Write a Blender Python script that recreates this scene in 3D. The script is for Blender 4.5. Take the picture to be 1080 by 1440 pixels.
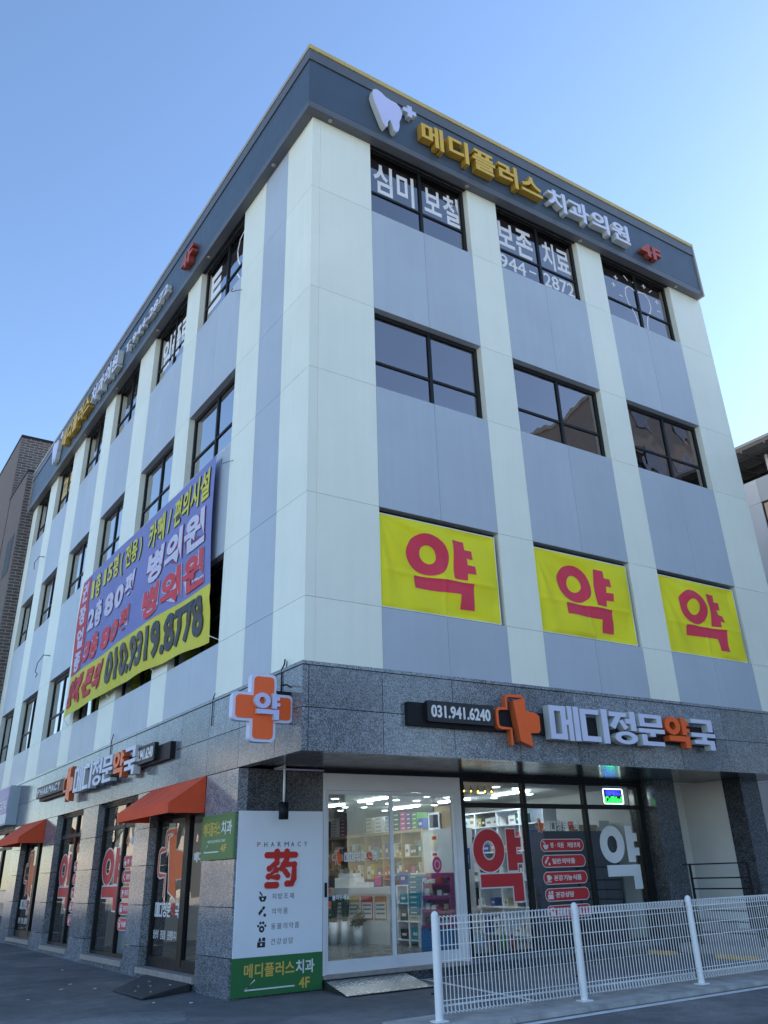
import bpy, bmesh, math, random
from mathutils import Vector, Matrix
R = math.radians
random.seed(7)
for o in list(bpy.data.objects): bpy.data.objects.remove(o)
scene = bpy.context.scene
COL = scene.collection

# ------------------------------------------------------------------ camera
cam_d = bpy.data.cameras.new('camera'); cam = bpy.data.objects.new('camera', cam_d); COL.objects.link(cam)
RT = Vector((0.83528274, -0.54899589, -0.03010415)); DN = Vector((0.22617268, 0.39298979, -0.89129397)); FW = Vector((0.50114735, 0.73767373, 0.45242546))
M = Matrix((RT, -DN, -FW)).transposed().to_4x4(); M.translation = Vector((-5.7874, -10.9718, 1.518))
cam.matrix_world = M
cam_d.sensor_fit = 'VERTICAL'; cam_d.sensor_height = 36; cam_d.sensor_width = 27
cam_d.lens = 1186.39 / 1440 * 36; cam_d.shift_x = -10.57 / 1440; cam_d.shift_y = -93.87 / 1440
cam_d.clip_end = 3000; cam_d.clip_start = 0.05
scene.camera = cam

# ------------------------------------------------------------------ world, sun, exposure
SUN_AZ, SUN_EL = R(88), R(28)            # azimuth from +Y towards +X: behind the building, to the right
world = bpy.data.worlds.new('World'); scene.world = world; world.use_nodes = True
nt = world.node_tree; nt.nodes.clear()
sky = nt.nodes.new('ShaderNodeTexSky'); sky.sky_type = 'NISHITA'; sky.sun_disc = False
sky.sun_elevation = SUN_EL; sky.sun_rotation = SUN_AZ; sky.air_density = 1.0; sky.dust_density = 0.22; sky.ozone_density = 3.0
bg = nt.nodes.new('ShaderNodeBackground'); bg.inputs[1].default_value = 0.105
wo = nt.nodes.new('ShaderNodeOutputWorld'); nt.links.new(sky.outputs[0], bg.inputs[0]); nt.links.new(bg.outputs[0], wo.inputs[0])
sd = bpy.data.lights.new('sun', 'SUN'); sd.energy = 5.0; sd.angle = R(0.5); sd.color = (1, 0.9, 0.76)
sun = bpy.data.objects.new('sun', sd); COL.objects.link(sun)
sv = Vector((math.sin(SUN_AZ) * math.cos(SUN_EL), math.cos(SUN_AZ) * math.cos(SUN_EL), math.sin(SUN_EL)))
sun.rotation_euler = sv.to_track_quat('Z', 'Y').to_euler(); sun.location = (30, 10, 40)
vs = scene.view_settings; vs.view_transform = 'Standard'; vs.look = 'None'; vs.gamma = 1; vs.exposure = 1.58; vs.use_curve_mapping = False
scene.cycles.use_denoising = True
scene.cycles.max_bounces = 8; scene.cycles.transparent_max_bounces = 16; scene.cycles.sample_clamp_indirect = 6
scene.cycles.caustics_reflective = False; scene.cycles.caustics_refractive = False

# ------------------------------------------------------------------ materials
MATS = {}
def nodes(name):
    m = bpy.data.materials.new(name); m.use_nodes = True; MATS[name] = m
    t = m.node_tree; return m, t, t.nodes['Principled BSDF'], t.nodes['Material Output']
def N(t, kind, **kw):
    n = t.nodes.new('ShaderNode' + kind)
    for k, v in kw.items():
        if k.startswith('i_'):
            k2 = k[2:]; n.inputs[int(k2) if k2.isdigit() else k2].default_value = v
        else: setattr(n, k, v)
    return n
def ramp(t, fac, stops):
    r = t.nodes.new('ShaderNodeValToRGB'); e = r.color_ramp.elements
    while len(e) < len(stops): e.new(0.5)
    for el, (p, c) in zip(e, stops): el.position = p; el.color = (*c, 1) if len(c) == 3 else c
    t.links.new(fac, r.inputs[0]); return r
def paint(name, c, rough=0.5, metal=0.0, var=0.07, scale=1.3, spec=0.5, bump=0.0, bscale=40, coat=0.0, rand=0.0, streak=0.0):
    """plain painted surface: base colour with a slow, faint unevenness and per-piece variation"""
    m, t, b, out = nodes(name); L = t.links.new
    b.inputs['Roughness'].default_value = rough; b.inputs['Metallic'].default_value = metal
    b.inputs['Specular IOR Level'].default_value = spec; b.inputs['Coat Weight'].default_value = coat
    tc = N(t, 'TexCoord'); n = N(t, 'TexNoise', i_Scale=scale, i_Detail=5.0, i_Roughness=0.6); L(tc.outputs['Object'], n.inputs['Vector'])
    lo = tuple(max(0, v * (1 - var)) for v in c); hi = tuple(min(1, v * (1 + var)) for v in c)
    rp = ramp(t, n.outputs[0], [(0.3, lo), (0.7, hi)])
    src = rp.outputs[0]
    if rand:
        oi = N(t, 'ObjectInfo'); hs = N(t, 'HueSaturation'); mr = N(t, 'MapRange', i_3=1 - rand, i_4=1 + rand)
        L(oi.outputs['Random'], mr.inputs[0]); L(mr.outputs[0], hs.inputs['Value']); L(src, hs.inputs['Color']); src = hs.outputs[0]
    if streak:
        mp = N(t, 'Mapping'); mp.inputs['Scale'].default_value = (7, 7, 0.22); ns = N(t, 'TexNoise', i_Scale=1.0, i_Detail=6.0, i_Roughness=0.65); L(tc.outputs['Object'], mp.inputs[0]); L(mp.outputs[0], ns.inputs['Vector'])
        rs = ramp(t, ns.outputs[0], [(0.35, (1 - streak,) * 3), (0.62, (1.0,) * 3)]); mx = N(t, 'Mix', data_type='RGBA', blend_type='MULTIPLY', i_0=1.0); L(src, mx.inputs[6]); L(rs.outputs[0], mx.inputs[7]); src = mx.outputs[2]
    L(src, b.inputs['Base Color'])
    rr = N(t, 'MapRange', i_3=max(0.02, rough - 0.08), i_4=min(1, rough + 0.1)); n2 = N(t, 'TexNoise', i_Scale=scale * 3.1, i_Detail=4.0)
    L(tc.outputs['Object'], n2.inputs['Vector']); L(n2.outputs[0], rr.inputs[0]); L(rr.outputs[0], b.inputs['Roughness'])
    if bump:
        n3 = N(t, 'TexNoise', i_Scale=bscale, i_Detail=4.0); L(tc.outputs['Object'], n3.inputs['Vector'])
        bp = N(t, 'Bump', i_Strength=bump, i_Distance=0.01); L(n3.outputs[0], bp.inputs['Height']); L(bp.outputs[0], b.inputs['Normal'])
    return m
def emis(name, c, s):
    m, t, b, out = nodes(name)
    b.inputs['Base Color'].default_value = (*c, 1); b.inputs['Emission Color'].default_value = (*c, 1); b.inputs['Emission Strength'].default_value = s
    return m
def granite(name, dark, mid, light, rough=0.07, scale=75):
    m, t, b, out = nodes(name); L = t.links.new
    tc = N(t, 'TexCoord'); v = N(t, 'TexVoronoi', i_Scale=scale); L(tc.outputs['Object'], v.inputs['Vector'])
    sp = N(t, 'SeparateColor'); L(v.outputs['Color'], sp.inputs[0])
    r1 = ramp(t, sp.outputs[0], [(0.12, dark), (0.45, mid), (0.9, light)])
    n = N(t, 'TexNoise', i_Scale=5.0, i_Detail=6.0, i_Roughness=0.7); L(tc.outputs['Object'], n.inputs['Vector'])
    r2 = ramp(t, n.outputs[0], [(0.3, (0.78,) * 3), (0.7, (1.2,) * 3)])
    mx = N(t, 'Mix', data_type='RGBA', blend_type='MULTIPLY', i_0=1.0); L(r1.outputs[0], mx.inputs[6]); L(r2.outputs[0], mx.inputs[7])
    oi = N(t, 'ObjectInfo'); hs = N(t, 'HueSaturation'); mr = N(t, 'MapRange', i_3=0.74, i_4=1.2)
    L(oi.outputs['Random'], mr.inputs[0]); L(mr.outputs[0], hs.inputs['Value']); L(mx.outputs[2], hs.inputs['Color']); L(hs.outputs[0], b.inputs['Base Color'])
    rr = N(t, 'MapRange', i_3=rough, i_4=rough + 0.16); L(n.outputs[0], rr.inputs[0]); L(rr.outputs[0], b.inputs['Roughness'])
    b.inputs['Specular IOR Level'].default_value = 0.6
    return m
def glass(name, trans, refl, base_fac, wav=0.0, rough=0.0):
    """window pane: see-through body with a mirror reflection that grows towards grazing"""
    m, t, b, out = nodes(name); L = t.links.new; t.nodes.remove(b)
    tr = N(t, 'BsdfTransparent'); tr.inputs[0].default_value = (*trans, 1)
    gl = N(t, 'BsdfGlossy'); gl.inputs['Color'].default_value = (*refl, 1); gl.inputs['Roughness'].default_value = rough
    fr = N(t, 'Fresnel', i_0=1.5); mr = N(t, 'MapRange', i_3=base_fac, i_4=1.0); L(fr.outputs[0], mr.inputs[0])
    ge = N(t, 'NewGeometry'); iv = N(t, 'Math', operation='SUBTRACT', i_0=1.0); L(ge.outputs['Backfacing'], iv.inputs[1]); ml = N(t, 'Math', operation='MULTIPLY'); L(mr.outputs[0], ml.inputs[0]); L(iv.outputs[0], ml.inputs[1])
    mx = N(t, 'MixShader'); L(ml.outputs[0], mx.inputs[0]); L(tr.outputs[0], mx.inputs[1]); L(gl.outputs[0], mx.inputs[2]); L(mx.outputs[0], out.inputs[0])
    if wav:
        tc = N(t, 'TexCoord'); n = N(t, 'TexNoise', i_Scale=0.9, i_Detail=1.5); L(tc.outputs['Object'], n.inputs['Vector'])
        bp = N(t, 'Bump', i_Strength=wav, i_Distance=0.05); L(n.outputs[0], bp.inputs['Height']); L(bp.outputs[0], gl.inputs['Normal'])
    return m
def asphalt(name, c=0.05):
    m, t, b, out = nodes(name); L = t.links.new; tc = N(t, 'TexCoord')
    n1 = N(t, 'TexNoise', i_Scale=0.35, i_Detail=7.0, i_Roughness=0.65); n2 = N(t, 'TexNoise', i_Scale=90.0, i_Detail=3.0); n3 = N(t, 'TexVoronoi', i_Scale=140.0)
    n4 = N(t, 'TexNoise', i_Scale=2.2, i_Detail=8.0, i_Roughness=0.75)
    for n in (n1, n2, n3, n4): L(tc.outputs['Object'], n.inputs['Vector'])
    r = ramp(t, n1.outputs[0], [(0.3, (c * 0.62, c * 0.66, c * 0.70)), (0.5, (c, c * 1.02, c * 1.04)), (0.66, (c * 1.6, c * 1.58, c * 1.54))])
    r2 = ramp(t, n2.outputs[0], [(0.25, (0.62,) * 3), (0.75, (1.4,) * 3)]); r3 = ramp(t, n4.outputs[0], [(0.35, (0.8,) * 3), (0.68, (1.22,) * 3)])
    m1 = N(t, 'Mix', data_type='RGBA', blend_type='MULTIPLY', i_0=1.0); m2 = N(t, 'Mix', data_type='RGBA', blend_type='MULTIPLY', i_0=1.0)
    L(r.outputs[0], m1.inputs[6]); L(r2.outputs[0], m1.inputs[7]); L(m1.outputs[2], m2.inputs[6]); L(r3.outputs[0], m2.inputs[7]); L(m2.outputs[2], b.inputs['Base Color'])
    b.inputs['Roughness'].default_value = 0.82; b.inputs['Specular IOR Level'].default_value = 0.3
    bp = N(t, 'Bump', i_Strength=0.5, i_Distance=0.006); L(n3.outputs[0], bp.inputs['Height']); L(bp.outputs[0], b.inputs['Normal'])
    return m
def brickmat(name, c1, c2, mortar):
    m, t, b, out = nodes(name); L = t.links.new; tc = N(t, 'TexCoord'); mp = N(t, 'Mapping'); mp.inputs['Rotation'].default_value = (R(90), 0, 0)
    sx = N(t, 'SeparateXYZ'); L(tc.outputs['Object'], sx.inputs[0]); ad = N(t, 'Math', operation='ADD'); L(sx.outputs[0], ad.inputs[0]); L(sx.outputs[1], ad.inputs[1])
    cb = N(t, 'CombineXYZ'); L(ad.outputs[0], cb.inputs[0]); L(sx.outputs[2], cb.inputs[1])
    br = N(t, 'TexBrick', i_Scale=1.0); br.inputs['Color1'].default_value = (*c1, 1); br.inputs['Color2'].default_value = (*c2, 1); br.inputs['Mortar'].default_value = (*mortar, 1)
    br.inputs['Mortar Size'].default_value = 0.018; br.inputs['Brick Width'].default_value = 0.42; br.inputs['Row Height'].default_value = 0.13
    L(cb.outputs[0], br.inputs['Vector']); L(br.outputs[0], b.inputs['Base Color']); b.inputs['Roughness'].default_value = 0.85
    bp = N(t, 'Bump', i_Strength=0.6, i_Distance=0.02); bp.invert = True; L(br.outputs['Fac'], bp.inputs['Height']); L(bp.outputs[0], b.inputs['Normal'])
    return m
def checker_plate(name):
    m, t, b, out = nodes(name); L = t.links.new; tc = N(t, 'TexCoord')
    b.inputs['Metallic'].default_value = 1
    v = N(t, 'TexVoronoi', i_Scale=13.0); v.inputs['Randomness'].default_value = 0.35; L(tc.outputs['Object'], v.inputs['Vector'])
    r = ramp(t, v.outputs['Distance'], [(0.22, (1,) * 3), (0.36, (0,) * 3)]); bp = N(t, 'Bump', i_Strength=1.0, i_Distance=0.02); L(r.outputs[0], bp.inputs['Height']); L(bp.outputs[0], b.inputs['Normal'])
    c = ramp(t, r.outputs[0], [(0.0, (0.30, 0.31, 0.32)), (1.0, (0.92, 0.93, 0.94))]); L(c.outputs[0], b.inputs['Base Color'])
    n = N(t, 'TexNoise', i_Scale=6.0, i_Detail=5.0); L(tc.outputs['Object'], n.inputs['Vector']); rr = N(t, 'MapRange', i_3=0.22, i_4=0.5); L(n.outputs[0], rr.inputs[0]); L(rr.outputs[0], b.inputs['Roughness'])
    return m

paint('white_clad', (0.83, 0.88, 0.78), 0.38, var=0.035, rand=0.025, scale=0.7, streak=0.032)
paint('blue_clad', (0.45, 0.52, 0.60), 0.38, var=0.05, rand=0.03, scale=0.7, streak=0.036)
paint('neighbour_white', (0.60, 0.68, 0.80), 0.5, var=0.04)
paint('fascia', (0.056, 0.085, 0.125), 0.42, var=0.08, rand=0.05)
paint('fascia_trim', (0.10, 0.112, 0.13), 0.4, var=0.08)
paint('cap_gold', (0.55, 0.42, 0.14), 0.4, var=0.08, metal=0.15)
paint('cap_grey', (0.36, 0.34, 0.30), 0.45, var=0.1)
paint('frame_black', (0.016, 0.019, 0.022), 0.45, var=0.15, spec=0.2)
paint('frame_door', (0.78, 0.80, 0.84), 0.35, var=0.05)
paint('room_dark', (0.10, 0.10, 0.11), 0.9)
paint('room_wall', (0.62, 0.64, 0.63), 0.8, var=0.04)
paint('room_floor', (0.13, 0.135, 0.135), 0.25, var=0.1)
paint('soffit', (0.055, 0.07, 0.08), 0.2, var=0.1, spec=0.8)
paint('vestibule', (0.68, 0.69, 0.67), 0.7, var=0.06)
paint('end_render', (0.20, 0.20, 0.20), 0.9, var=0.1)
paint('stone_sill', (0.32, 0.31, 0.30), 0.6, var=0.2, scale=9)
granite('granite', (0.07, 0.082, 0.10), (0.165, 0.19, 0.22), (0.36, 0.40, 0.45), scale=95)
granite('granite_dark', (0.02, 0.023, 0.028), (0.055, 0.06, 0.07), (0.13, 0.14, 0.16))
glass('glass_upper', (0.30, 0.31, 0.32), (0.86, 0.76, 0.74), 0.29, wav=0.25); glass('glass_side', (0.30, 0.31, 0.32), (0.92, 0.90, 0.90), 0.68, wav=0.25)
glass('glass_shop', (0.86, 0.89, 0.89), (0.9, 0.92, 0.95), 0.03, wav=0.12)
asphalt('asphalt', 0.16); asphalt('asphalt_road', 0.175); asphalt('asphalt_patch', 0.20)
paint('bounce_paving', (0.42, 0.38, 0.34), 0.9, var=0.15, scale=2)  # pale tone picked to throw warm sunlight back at the facades
paint('concrete', (0.42, 0.41, 0.39), 0.9, var=0.28, scale=4, bump=0.4)
paint('road_paint', (0.74, 0.75, 0.74), 0.7, var=0.16, scale=7)
paint('yellow_paint', (0.62, 0.40, 0.04), 0.7, var=0.2, scale=9)
paint('fence_white', (0.88, 0.89, 0.90), 0.4, var=0.04)
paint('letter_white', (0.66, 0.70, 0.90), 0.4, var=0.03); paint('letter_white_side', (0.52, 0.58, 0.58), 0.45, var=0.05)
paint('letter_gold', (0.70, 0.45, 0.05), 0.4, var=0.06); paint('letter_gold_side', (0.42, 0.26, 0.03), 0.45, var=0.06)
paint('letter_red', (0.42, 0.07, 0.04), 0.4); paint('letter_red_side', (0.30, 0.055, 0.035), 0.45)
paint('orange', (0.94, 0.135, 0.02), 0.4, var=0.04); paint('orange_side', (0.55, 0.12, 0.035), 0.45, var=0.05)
paint('lilac', (0.56, 0.60, 0.90), 0.4, var=0.03)
paint('sign_black', (0.014, 0.016, 0.02), 0.5, spec=0.2); paint('sign_grey', (0.04, 0.045, 0.05), 0.5, spec=0.25)
paint('awning', (0.80, 0.095, 0.03), 0.75, var=0.08, bump=0.12, bscale=220)
paint('sticker_red', (0.62, 0.03, 0.04), 0.5, var=0.04); paint('sticker_white', (0.80, 0.81, 0.83), 0.5, var=0.03); paint('sticker_frost', (0.80, 0.86, 0.90), 0.5)
paint('sticker_orange', (0.80, 0.14, 0.03), 0.5); paint('print_black', (0.02, 0.02, 0.025), 0.5); paint('print_red', (0.60, 0.02, 0.015), 0.5)
paint('board_white', (0.82, 0.88, 0.96), 0.5, var=0.03); paint('board_green', (0.025, 0.17, 0.05), 0.5, var=0.05); paint('sign_green', (0.10, 0.22, 0.07), 0.5, var=0.05)
paint('print_gold', (0.72, 0.50, 0.10), 0.5); paint('print_grey', (0.20, 0.21, 0.23), 0.5)
paint('ban_yellow', (0.84, 0.79, 0.015), 0.7, var=0.05); paint('ban_red', (0.74, 0.05, 0.10), 0.7); paint('ban_hem', (0.8, 0.82, 0.75), 0.7)
paint('ban_blue', (0.20, 0.23, 0.52), 0.7, var=0.06); paint('ban_lemon', (0.68, 0.64, 0.07), 0.7, var=0.05); paint('ban_crimson', (0.55, 0.06, 0.10), 0.7)
paint('ban_textlemon', (0.64, 0.62, 0.10), 0.7); paint('ban_textwhite', (0.60, 0.60, 0.78), 0.7); paint('ban_textred', (0.66, 0.06, 0.09), 0.7); paint('ban_maroon', (0.26, 0.05, 0.16), 0.7)
paint('cable', (0.015, 0.015, 0.018), 0.6)
checker_plate('tread_plate'); paint('ramp_dark', (0.045, 0.05, 0.055), 0.7, var=0.25, scale=6, bump=0.3)
brickmat('brick', (0.075, 0.064, 0.064), (0.12, 0.10, 0.097), (0.26, 0.25, 0.25))
paint('brick_side', (0.15, 0.13, 0.13), 0.9, var=0.12, scale=6, bump=0.5, bscale=30)
emis('lamp_white', (0.9, 0.98, 1.0), 11.0); emis('lamp_warm', (1.0, 0.62, 0.2), 9.0)
emis('neon_white', (0.75, 0.95, 1.0), 1.2); emis('neon_blue', (0.02, 0.03, 1.0), 1.6); emis('neon_green', (0.02, 1.0, 0.08), 1.2)
paint('wood', (0.36, 0.26, 0.16), 0.6, var=0.15, scale=5); paint('leaf', (0.03, 0.075, 0.03), 0.5, var=0.3, scale=12)
PAL = dict(maroon=(0.16, 0.02, 0.04), white_card=(0.68, 0.69, 0.68), teal=(0.02, 0.25, 0.36), cobalt=(0.015, 0.06, 0.32), pine=(0.015, 0.07, 0.06), magenta=(0.42, 0.03, 0.20), violet=(0.13, 0.03, 0.22),
           leafgreen=(0.08, 0.28, 0.05), mustard=(0.45, 0.33, 0.04), skin_orange=(0.58, 0.24, 0.10), navy=(0.012, 0.018, 0.05), kraft=(0.36, 0.28, 0.18), pale_blue=(0.42, 0.52, 0.60), charcoal=(0.02, 0.025, 0.03), purple_card=(0.24, 0.03, 0.18), sky_card=(0.02, 0.18, 0.48), cream=(0.60, 0.56, 0.42), red_card=(0.45, 0.03, 0.03))
for k, c in PAL.items(): paint(k, c, 0.5, var=0.06)
paint('violet_face', (0.20, 0.17, 0.50), 0.4); paint('pale_grey', (0.46, 0.50, 0.54), 0.5); paint('canopy_beam', (0.14, 0.14, 0.145), 0.6); paint('canopy_grey', (0.36, 0.37, 0.39), 0.6, var=0.1)
glass('amber_glass', (0.9, 0.75, 0.35), (0.9, 0.8, 0.6), 0.05)
def mats(*names): return [MATS[n] for n in names]

# ------------------------------------------------------------------ helpers
ORG = {}
def org(o): return ORG.get(o.name, Vector((0, 0, 0)))
def tag(o, label=None, cat=None, group=None, kind=None):
    if label: o['label'] = label
    if cat: o['category'] = cat
    if group: o['group'] = group
    if kind: o['kind'] = kind
    return o
def thing(name, label, cat, loc=(0, 0, 0), group=None):
    o = bpy.data.objects.new(name, None); COL.objects.link(o); o.location = loc; o.empty_display_size = 0.2; ORG[o.name] = Vector(loc)
    return tag(o, label, cat, group)
def link_mesh(name, me, parent=None, loc=None):
    o = bpy.data.objects.new(name, me); COL.objects.link(o)
    if parent is not None: o.parent = parent; ORG[o.name] = org(parent)
    else: ORG[o.name] = Vector(loc or (0, 0, 0)); o.location = ORG[o.name]
    return o
class MB:
    def __init__(s): s.v = []; s.f = []; s.m = []; s.s = []
    def add(s, vs, fs, mi=0, smooth=False):
        b = len(s.v); s.v += [tuple(v) for v in vs]
        for f in fs: s.f.append([b + i for i in f]); s.m.append(mi); s.s.append(smooth)
        return s
    def box(s, x0, x1, y0, y1, z0, z1, mi=0):
        return s.add([(x0, y0, z0), (x1, y0, z0), (x1, y1, z0), (x0, y1, z0), (x0, y0, z1), (x1, y0, z1), (x1, y1, z1), (x0, y1, z1)],
                     [(0, 3, 2, 1), (4, 5, 6, 7), (0, 1, 5, 4), (1, 2, 6, 5), (2, 3, 7, 6), (3, 0, 4, 7)], mi)
    def hexa(s, p, mi=0):   # eight points: bottom ring 4, top ring 4
        return s.add(p, [(0, 3, 2, 1), (4, 5, 6, 7), (0, 1, 5, 4), (1, 2, 6, 5), (2, 3, 7, 6), (3, 0, 4, 7)], mi)
    def prism(s, poly, fn, w0, w1, mi=0, mside=None):
        a = sum(poly[i][0] * poly[(i + 1) % len(poly)][1] - poly[(i + 1) % len(poly)][0] * poly[i][1] for i in range(len(poly)))
        if a < 0: poly = poly[::-1]
        n = len(poly); vs = [fn(u, v, w1) for u, v in poly] + [fn(u, v, w0) for u, v in poly]
        s.add(vs, [tuple(range(n)), tuple(range(2 * n - 1, n - 1, -1))], mi)
        b = len(s.v) - 2 * n
        for i in range(n):
            j = (i + 1) % n; s.f.append([b + i, b + n + i, b + n + j, b + j]); s.m.append(mi if mside is None else mside); s.s.append(False)
        return s
    def ring(s, cx, cy, rx, ry, ix, iy, fn, w0, w1, mi=0, mside=None, n=40, off=(0, 0)):
        o = [(cx + rx * math.cos(2 * math.pi * k / n), cy + ry * math.sin(2 * math.pi * k / n)) for k in range(n)]
        i_ = [(cx + off[0] + ix * math.cos(2 * math.pi * k / n), cy + off[1] + iy * math.sin(2 * math.pi * k / n)) for k in range(n)]
        vs = [fn(*p, w1) for p in o] + [fn(*p, w1) for p in i_] + [fn(*p, w0) for p in o] + [fn(*p, w0) for p in i_]
        b = len(s.v); s.v += vs; ms = mi if mside is None else mside
        for k in range(n):
            j = (k + 1) % n
            for f, m_ in (((k, j, n + j, n + k), mi), ((k, 2 * n + k, 2 * n + j, j), ms), ((n + k, n + j, 3 * n + j, 3 * n + k), ms), ((2 * n + k, 3 * n + k, 3 * n + j, 2 * n + j), ms)):
                s.f.append([b + q for q in f]); s.m.append(m_); s.s.append(False)
        return s
    def tube(s, p0, p1, r0, r1=None, n=10, mi=0, cap=True):
        p0, p1 = Vector(p0), Vector(p1); r1 = r0 if r1 is None else r1; d = (p1 - p0).normalized()
        a = d.orthogonal().normalized(); c = d.cross(a); vs = []
        for p, r in ((p0, r0), (p1, r1)):
            for k in range(n):
                t = 2 * math.pi * k / n; vs.append(p + a * (r * math.cos(t)) + c * (r * math.sin(t)))
        s.add(vs, [(k, (k + 1) % n, n + (k + 1) % n, n + k) for k in range(n)], mi, True)
        if cap:
            b = len(s.v) - 2 * n; s.f += [[b + k for k in range(n)][::-1], [b + n + k for k in range(n)]]; s.m += [mi, mi]; s.s += [False, False]
        return s
    def path(s, pts, r, n=6, mi=0):
        for a, b in zip(pts[:-1], pts[1:]): s.tube(a, b, r, r, n, mi)
        return s
    def lathe(s, prof, c, n=16, mi=0, axis='z'):
        vs = []
        for r, h in prof:
            for k in range(n):
                t = 2 * math.pi * k / n
                vs.append((c[0] + r * math.cos(t), c[1] + r * math.sin(t), c[2] + h))
        fs = [(i * n + k, i * n + (k + 1) % n, (i + 1) * n + (k + 1) % n, (i + 1) * n + k) for i in range(len(prof) - 1) for k in range(n)]
        return s.add(vs, fs, mi, True)
    def build(s, name, ms, parent=None, loc=None):
        o_ = org(parent) if parent is not None else Vector(loc or (0, 0, 0))
        me = bpy.data.meshes.new(name); me.from_pydata([(v[0] - o_.x, v[1] - o_.y, v[2] - o_.z) for v in s.v], [], s.f); me.update()
        for m in (mats(*ms) if isinstance(ms, (list, tuple)) else mats(ms)): me.materials.append(m)
        me.polygons.foreach_set('material_index', s.m); me.polygons.foreach_set('use_smooth', s.s)
        return link_mesh(name, me, parent, loc)
def bx(name, parent, ms, x0, x1, y0, y1, z0, z1): return MB().box(x0, x1, y0, y1, z0, z1).build(name, ms, parent)
def PF(y0): return lambda u, v, w: (u, y0 - w, v)          # on a wall that faces -Y: u = x, v = z, w = out of the wall
def PL(x0): return lambda u, v, w: (x0 - w, -u, v)         # on a wall that faces -X: u = -y
# lettering
_gl = {}
def glyph(sx, bold, res=3):
    k = (sx, bold)
    if k in _gl: return _gl[k]
    c = bpy.data.curves.new('txt', 'FONT'); c.body = sx; c.offset = bold; c.extrude = 0.05; c.resolution_u = res
    o = bpy.data.objects.new('txt', c); COL.objects.link(o)
    me = bpy.data.meshes.new_from_object(o)
    vs = [tuple(v.co) for v in me.vertices]; fs = [tuple(p.vertices) for p in me.polygons]; nz = [p.normal.z for p in me.polygons]
    bpy.data.objects.remove(o); bpy.data.curves.remove(c); bpy.data.meshes.remove(me)
    _gl[k] = (vs, fs, nz); return _gl[k]
def put(mb, g, fn, u0, u1, v0, v1, w0, w1, mi=0, ms=None, bb=None, shear=0.0):
    vs, fs, nz = g
    if bb is None: bb = (min(v[0] for v in vs), max(v[0] for v in vs), min(v[1] for v in vs), max(v[1] for v in vs))
    sx = (u1 - u0) / (bb[1] - bb[0]); sy = (v1 - v0) / (bb[3] - bb[2]); b = len(mb.v)
    for x, y, z in vs:
        vv = v0 + (y - bb[2]) * sy; mb.v.append(fn(u0 + (x - bb[0]) * sx + shear * (vv - v0), vv, w1 if z > 0 else w0))
    for f, n in zip(fs, nz): mb.f.append([b + i for i in f]); mb.m.append(mi if abs(n) > 0.5 or ms is None else ms); mb.s.append(False)
    return mb
def text(name, s, fn, rect, w, ms, parent, bold=0.0, w0=0.0, shear=0.0):
    mb = MB(); put(mb, glyph(s, bold), fn, *rect, w0, w, 0, 1 if len(ms) > 1 else None, shear=shear); return mb.build(name, ms, parent)
def hangul(name, s, fn, rect, w, ms, parent, bold=0.03, w0=0.0, fill=0.95, one=False, colors=None):
    """one cell for each syllable; each syllable a part of its own unless one=True"""
    u0, u1, v0, v1 = rect; n = len(s); cw = (u1 - u0) / n; gs = [glyph(ch, bold) if ch != ' ' else None for ch in s]
    lo = min(min(v[1] for v in g[0]) for g in gs if g); hi = max(max(v[1] for v in g[0]) for g in gs if g); out = []; mb = MB()
    for i, g in enumerate(gs):
        if not g: continue
        gx0 = min(v[0] for v in g[0]); gx1 = max(v[0] for v in g[0]); wd = min(1.0, (gx1 - gx0) / 0.9) * fill * cw
        c = u0 + (i + 0.5) * cw; m_ = (colors or {}).get(i, ms)
        b = MB() if not one else mb
        put(b, g, fn, c - wd / 2, c + wd / 2, v0, v1, w0, w, 0, 1 if len(m_) > 1 else None, bb=(gx0, gx1, lo, hi))
        if not one: out.append(b.build(name, m_, parent))
    return mb.build(name, ms, parent) if one else out
def yak(mb, fn, rect, w0, w1, mi=0, ms=None, pad=0.0):
    """the big syllable for 'medicine': ring, upright with two ticks, and the angle below"""
    u0, u1, v0, v1 = rect; U = lambda a: u0 + a * (u1 - u0); V = lambda a: v0 + a * (v1 - v0); p = pad
    W, H = u1 - u0, v1 - v0
    mb.ring(U(0.31), V(0.705), 0.31 * W + p, 0.295 * H + p, 0.125 * W - p, 0.135 * H - p, fn, w0, w1, mi, ms)
    mb.prism([(U(0.68) - p, V(0.42) - p), (U(0.87) + p, V(0.42) - p), (U(0.87) + p, V(0.52) - p), (U(0.99) + p, V(0.52) - p), (U(0.99) + p, V(0.645) + p), (U(0.87) + p, V(0.645) + p), (U(0.87) + p, V(0.745) - p), (U(0.97) + p, V(0.745) - p), (U(0.97) + p, V(0.88) + p), (U(0.86) + p, V(0.88) + p), (U(0.86) + p, V(1.0) + p), (U(0.68) - p, V(1.0) + p)], fn, w0, w1, mi, ms)
    mb.prism([(U(0.11) - p, V(0.205) - p), (U(0.75) - p, V(0.205) - p), (U(0.75) - p, V(0) - p), (U(0.955) + p, V(0) - p), (U(0.955) + p, V(0.38) + p), (U(0.11) - p, V(0.38) + p)], fn, w0, w1, mi, ms)
    return mb
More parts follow.
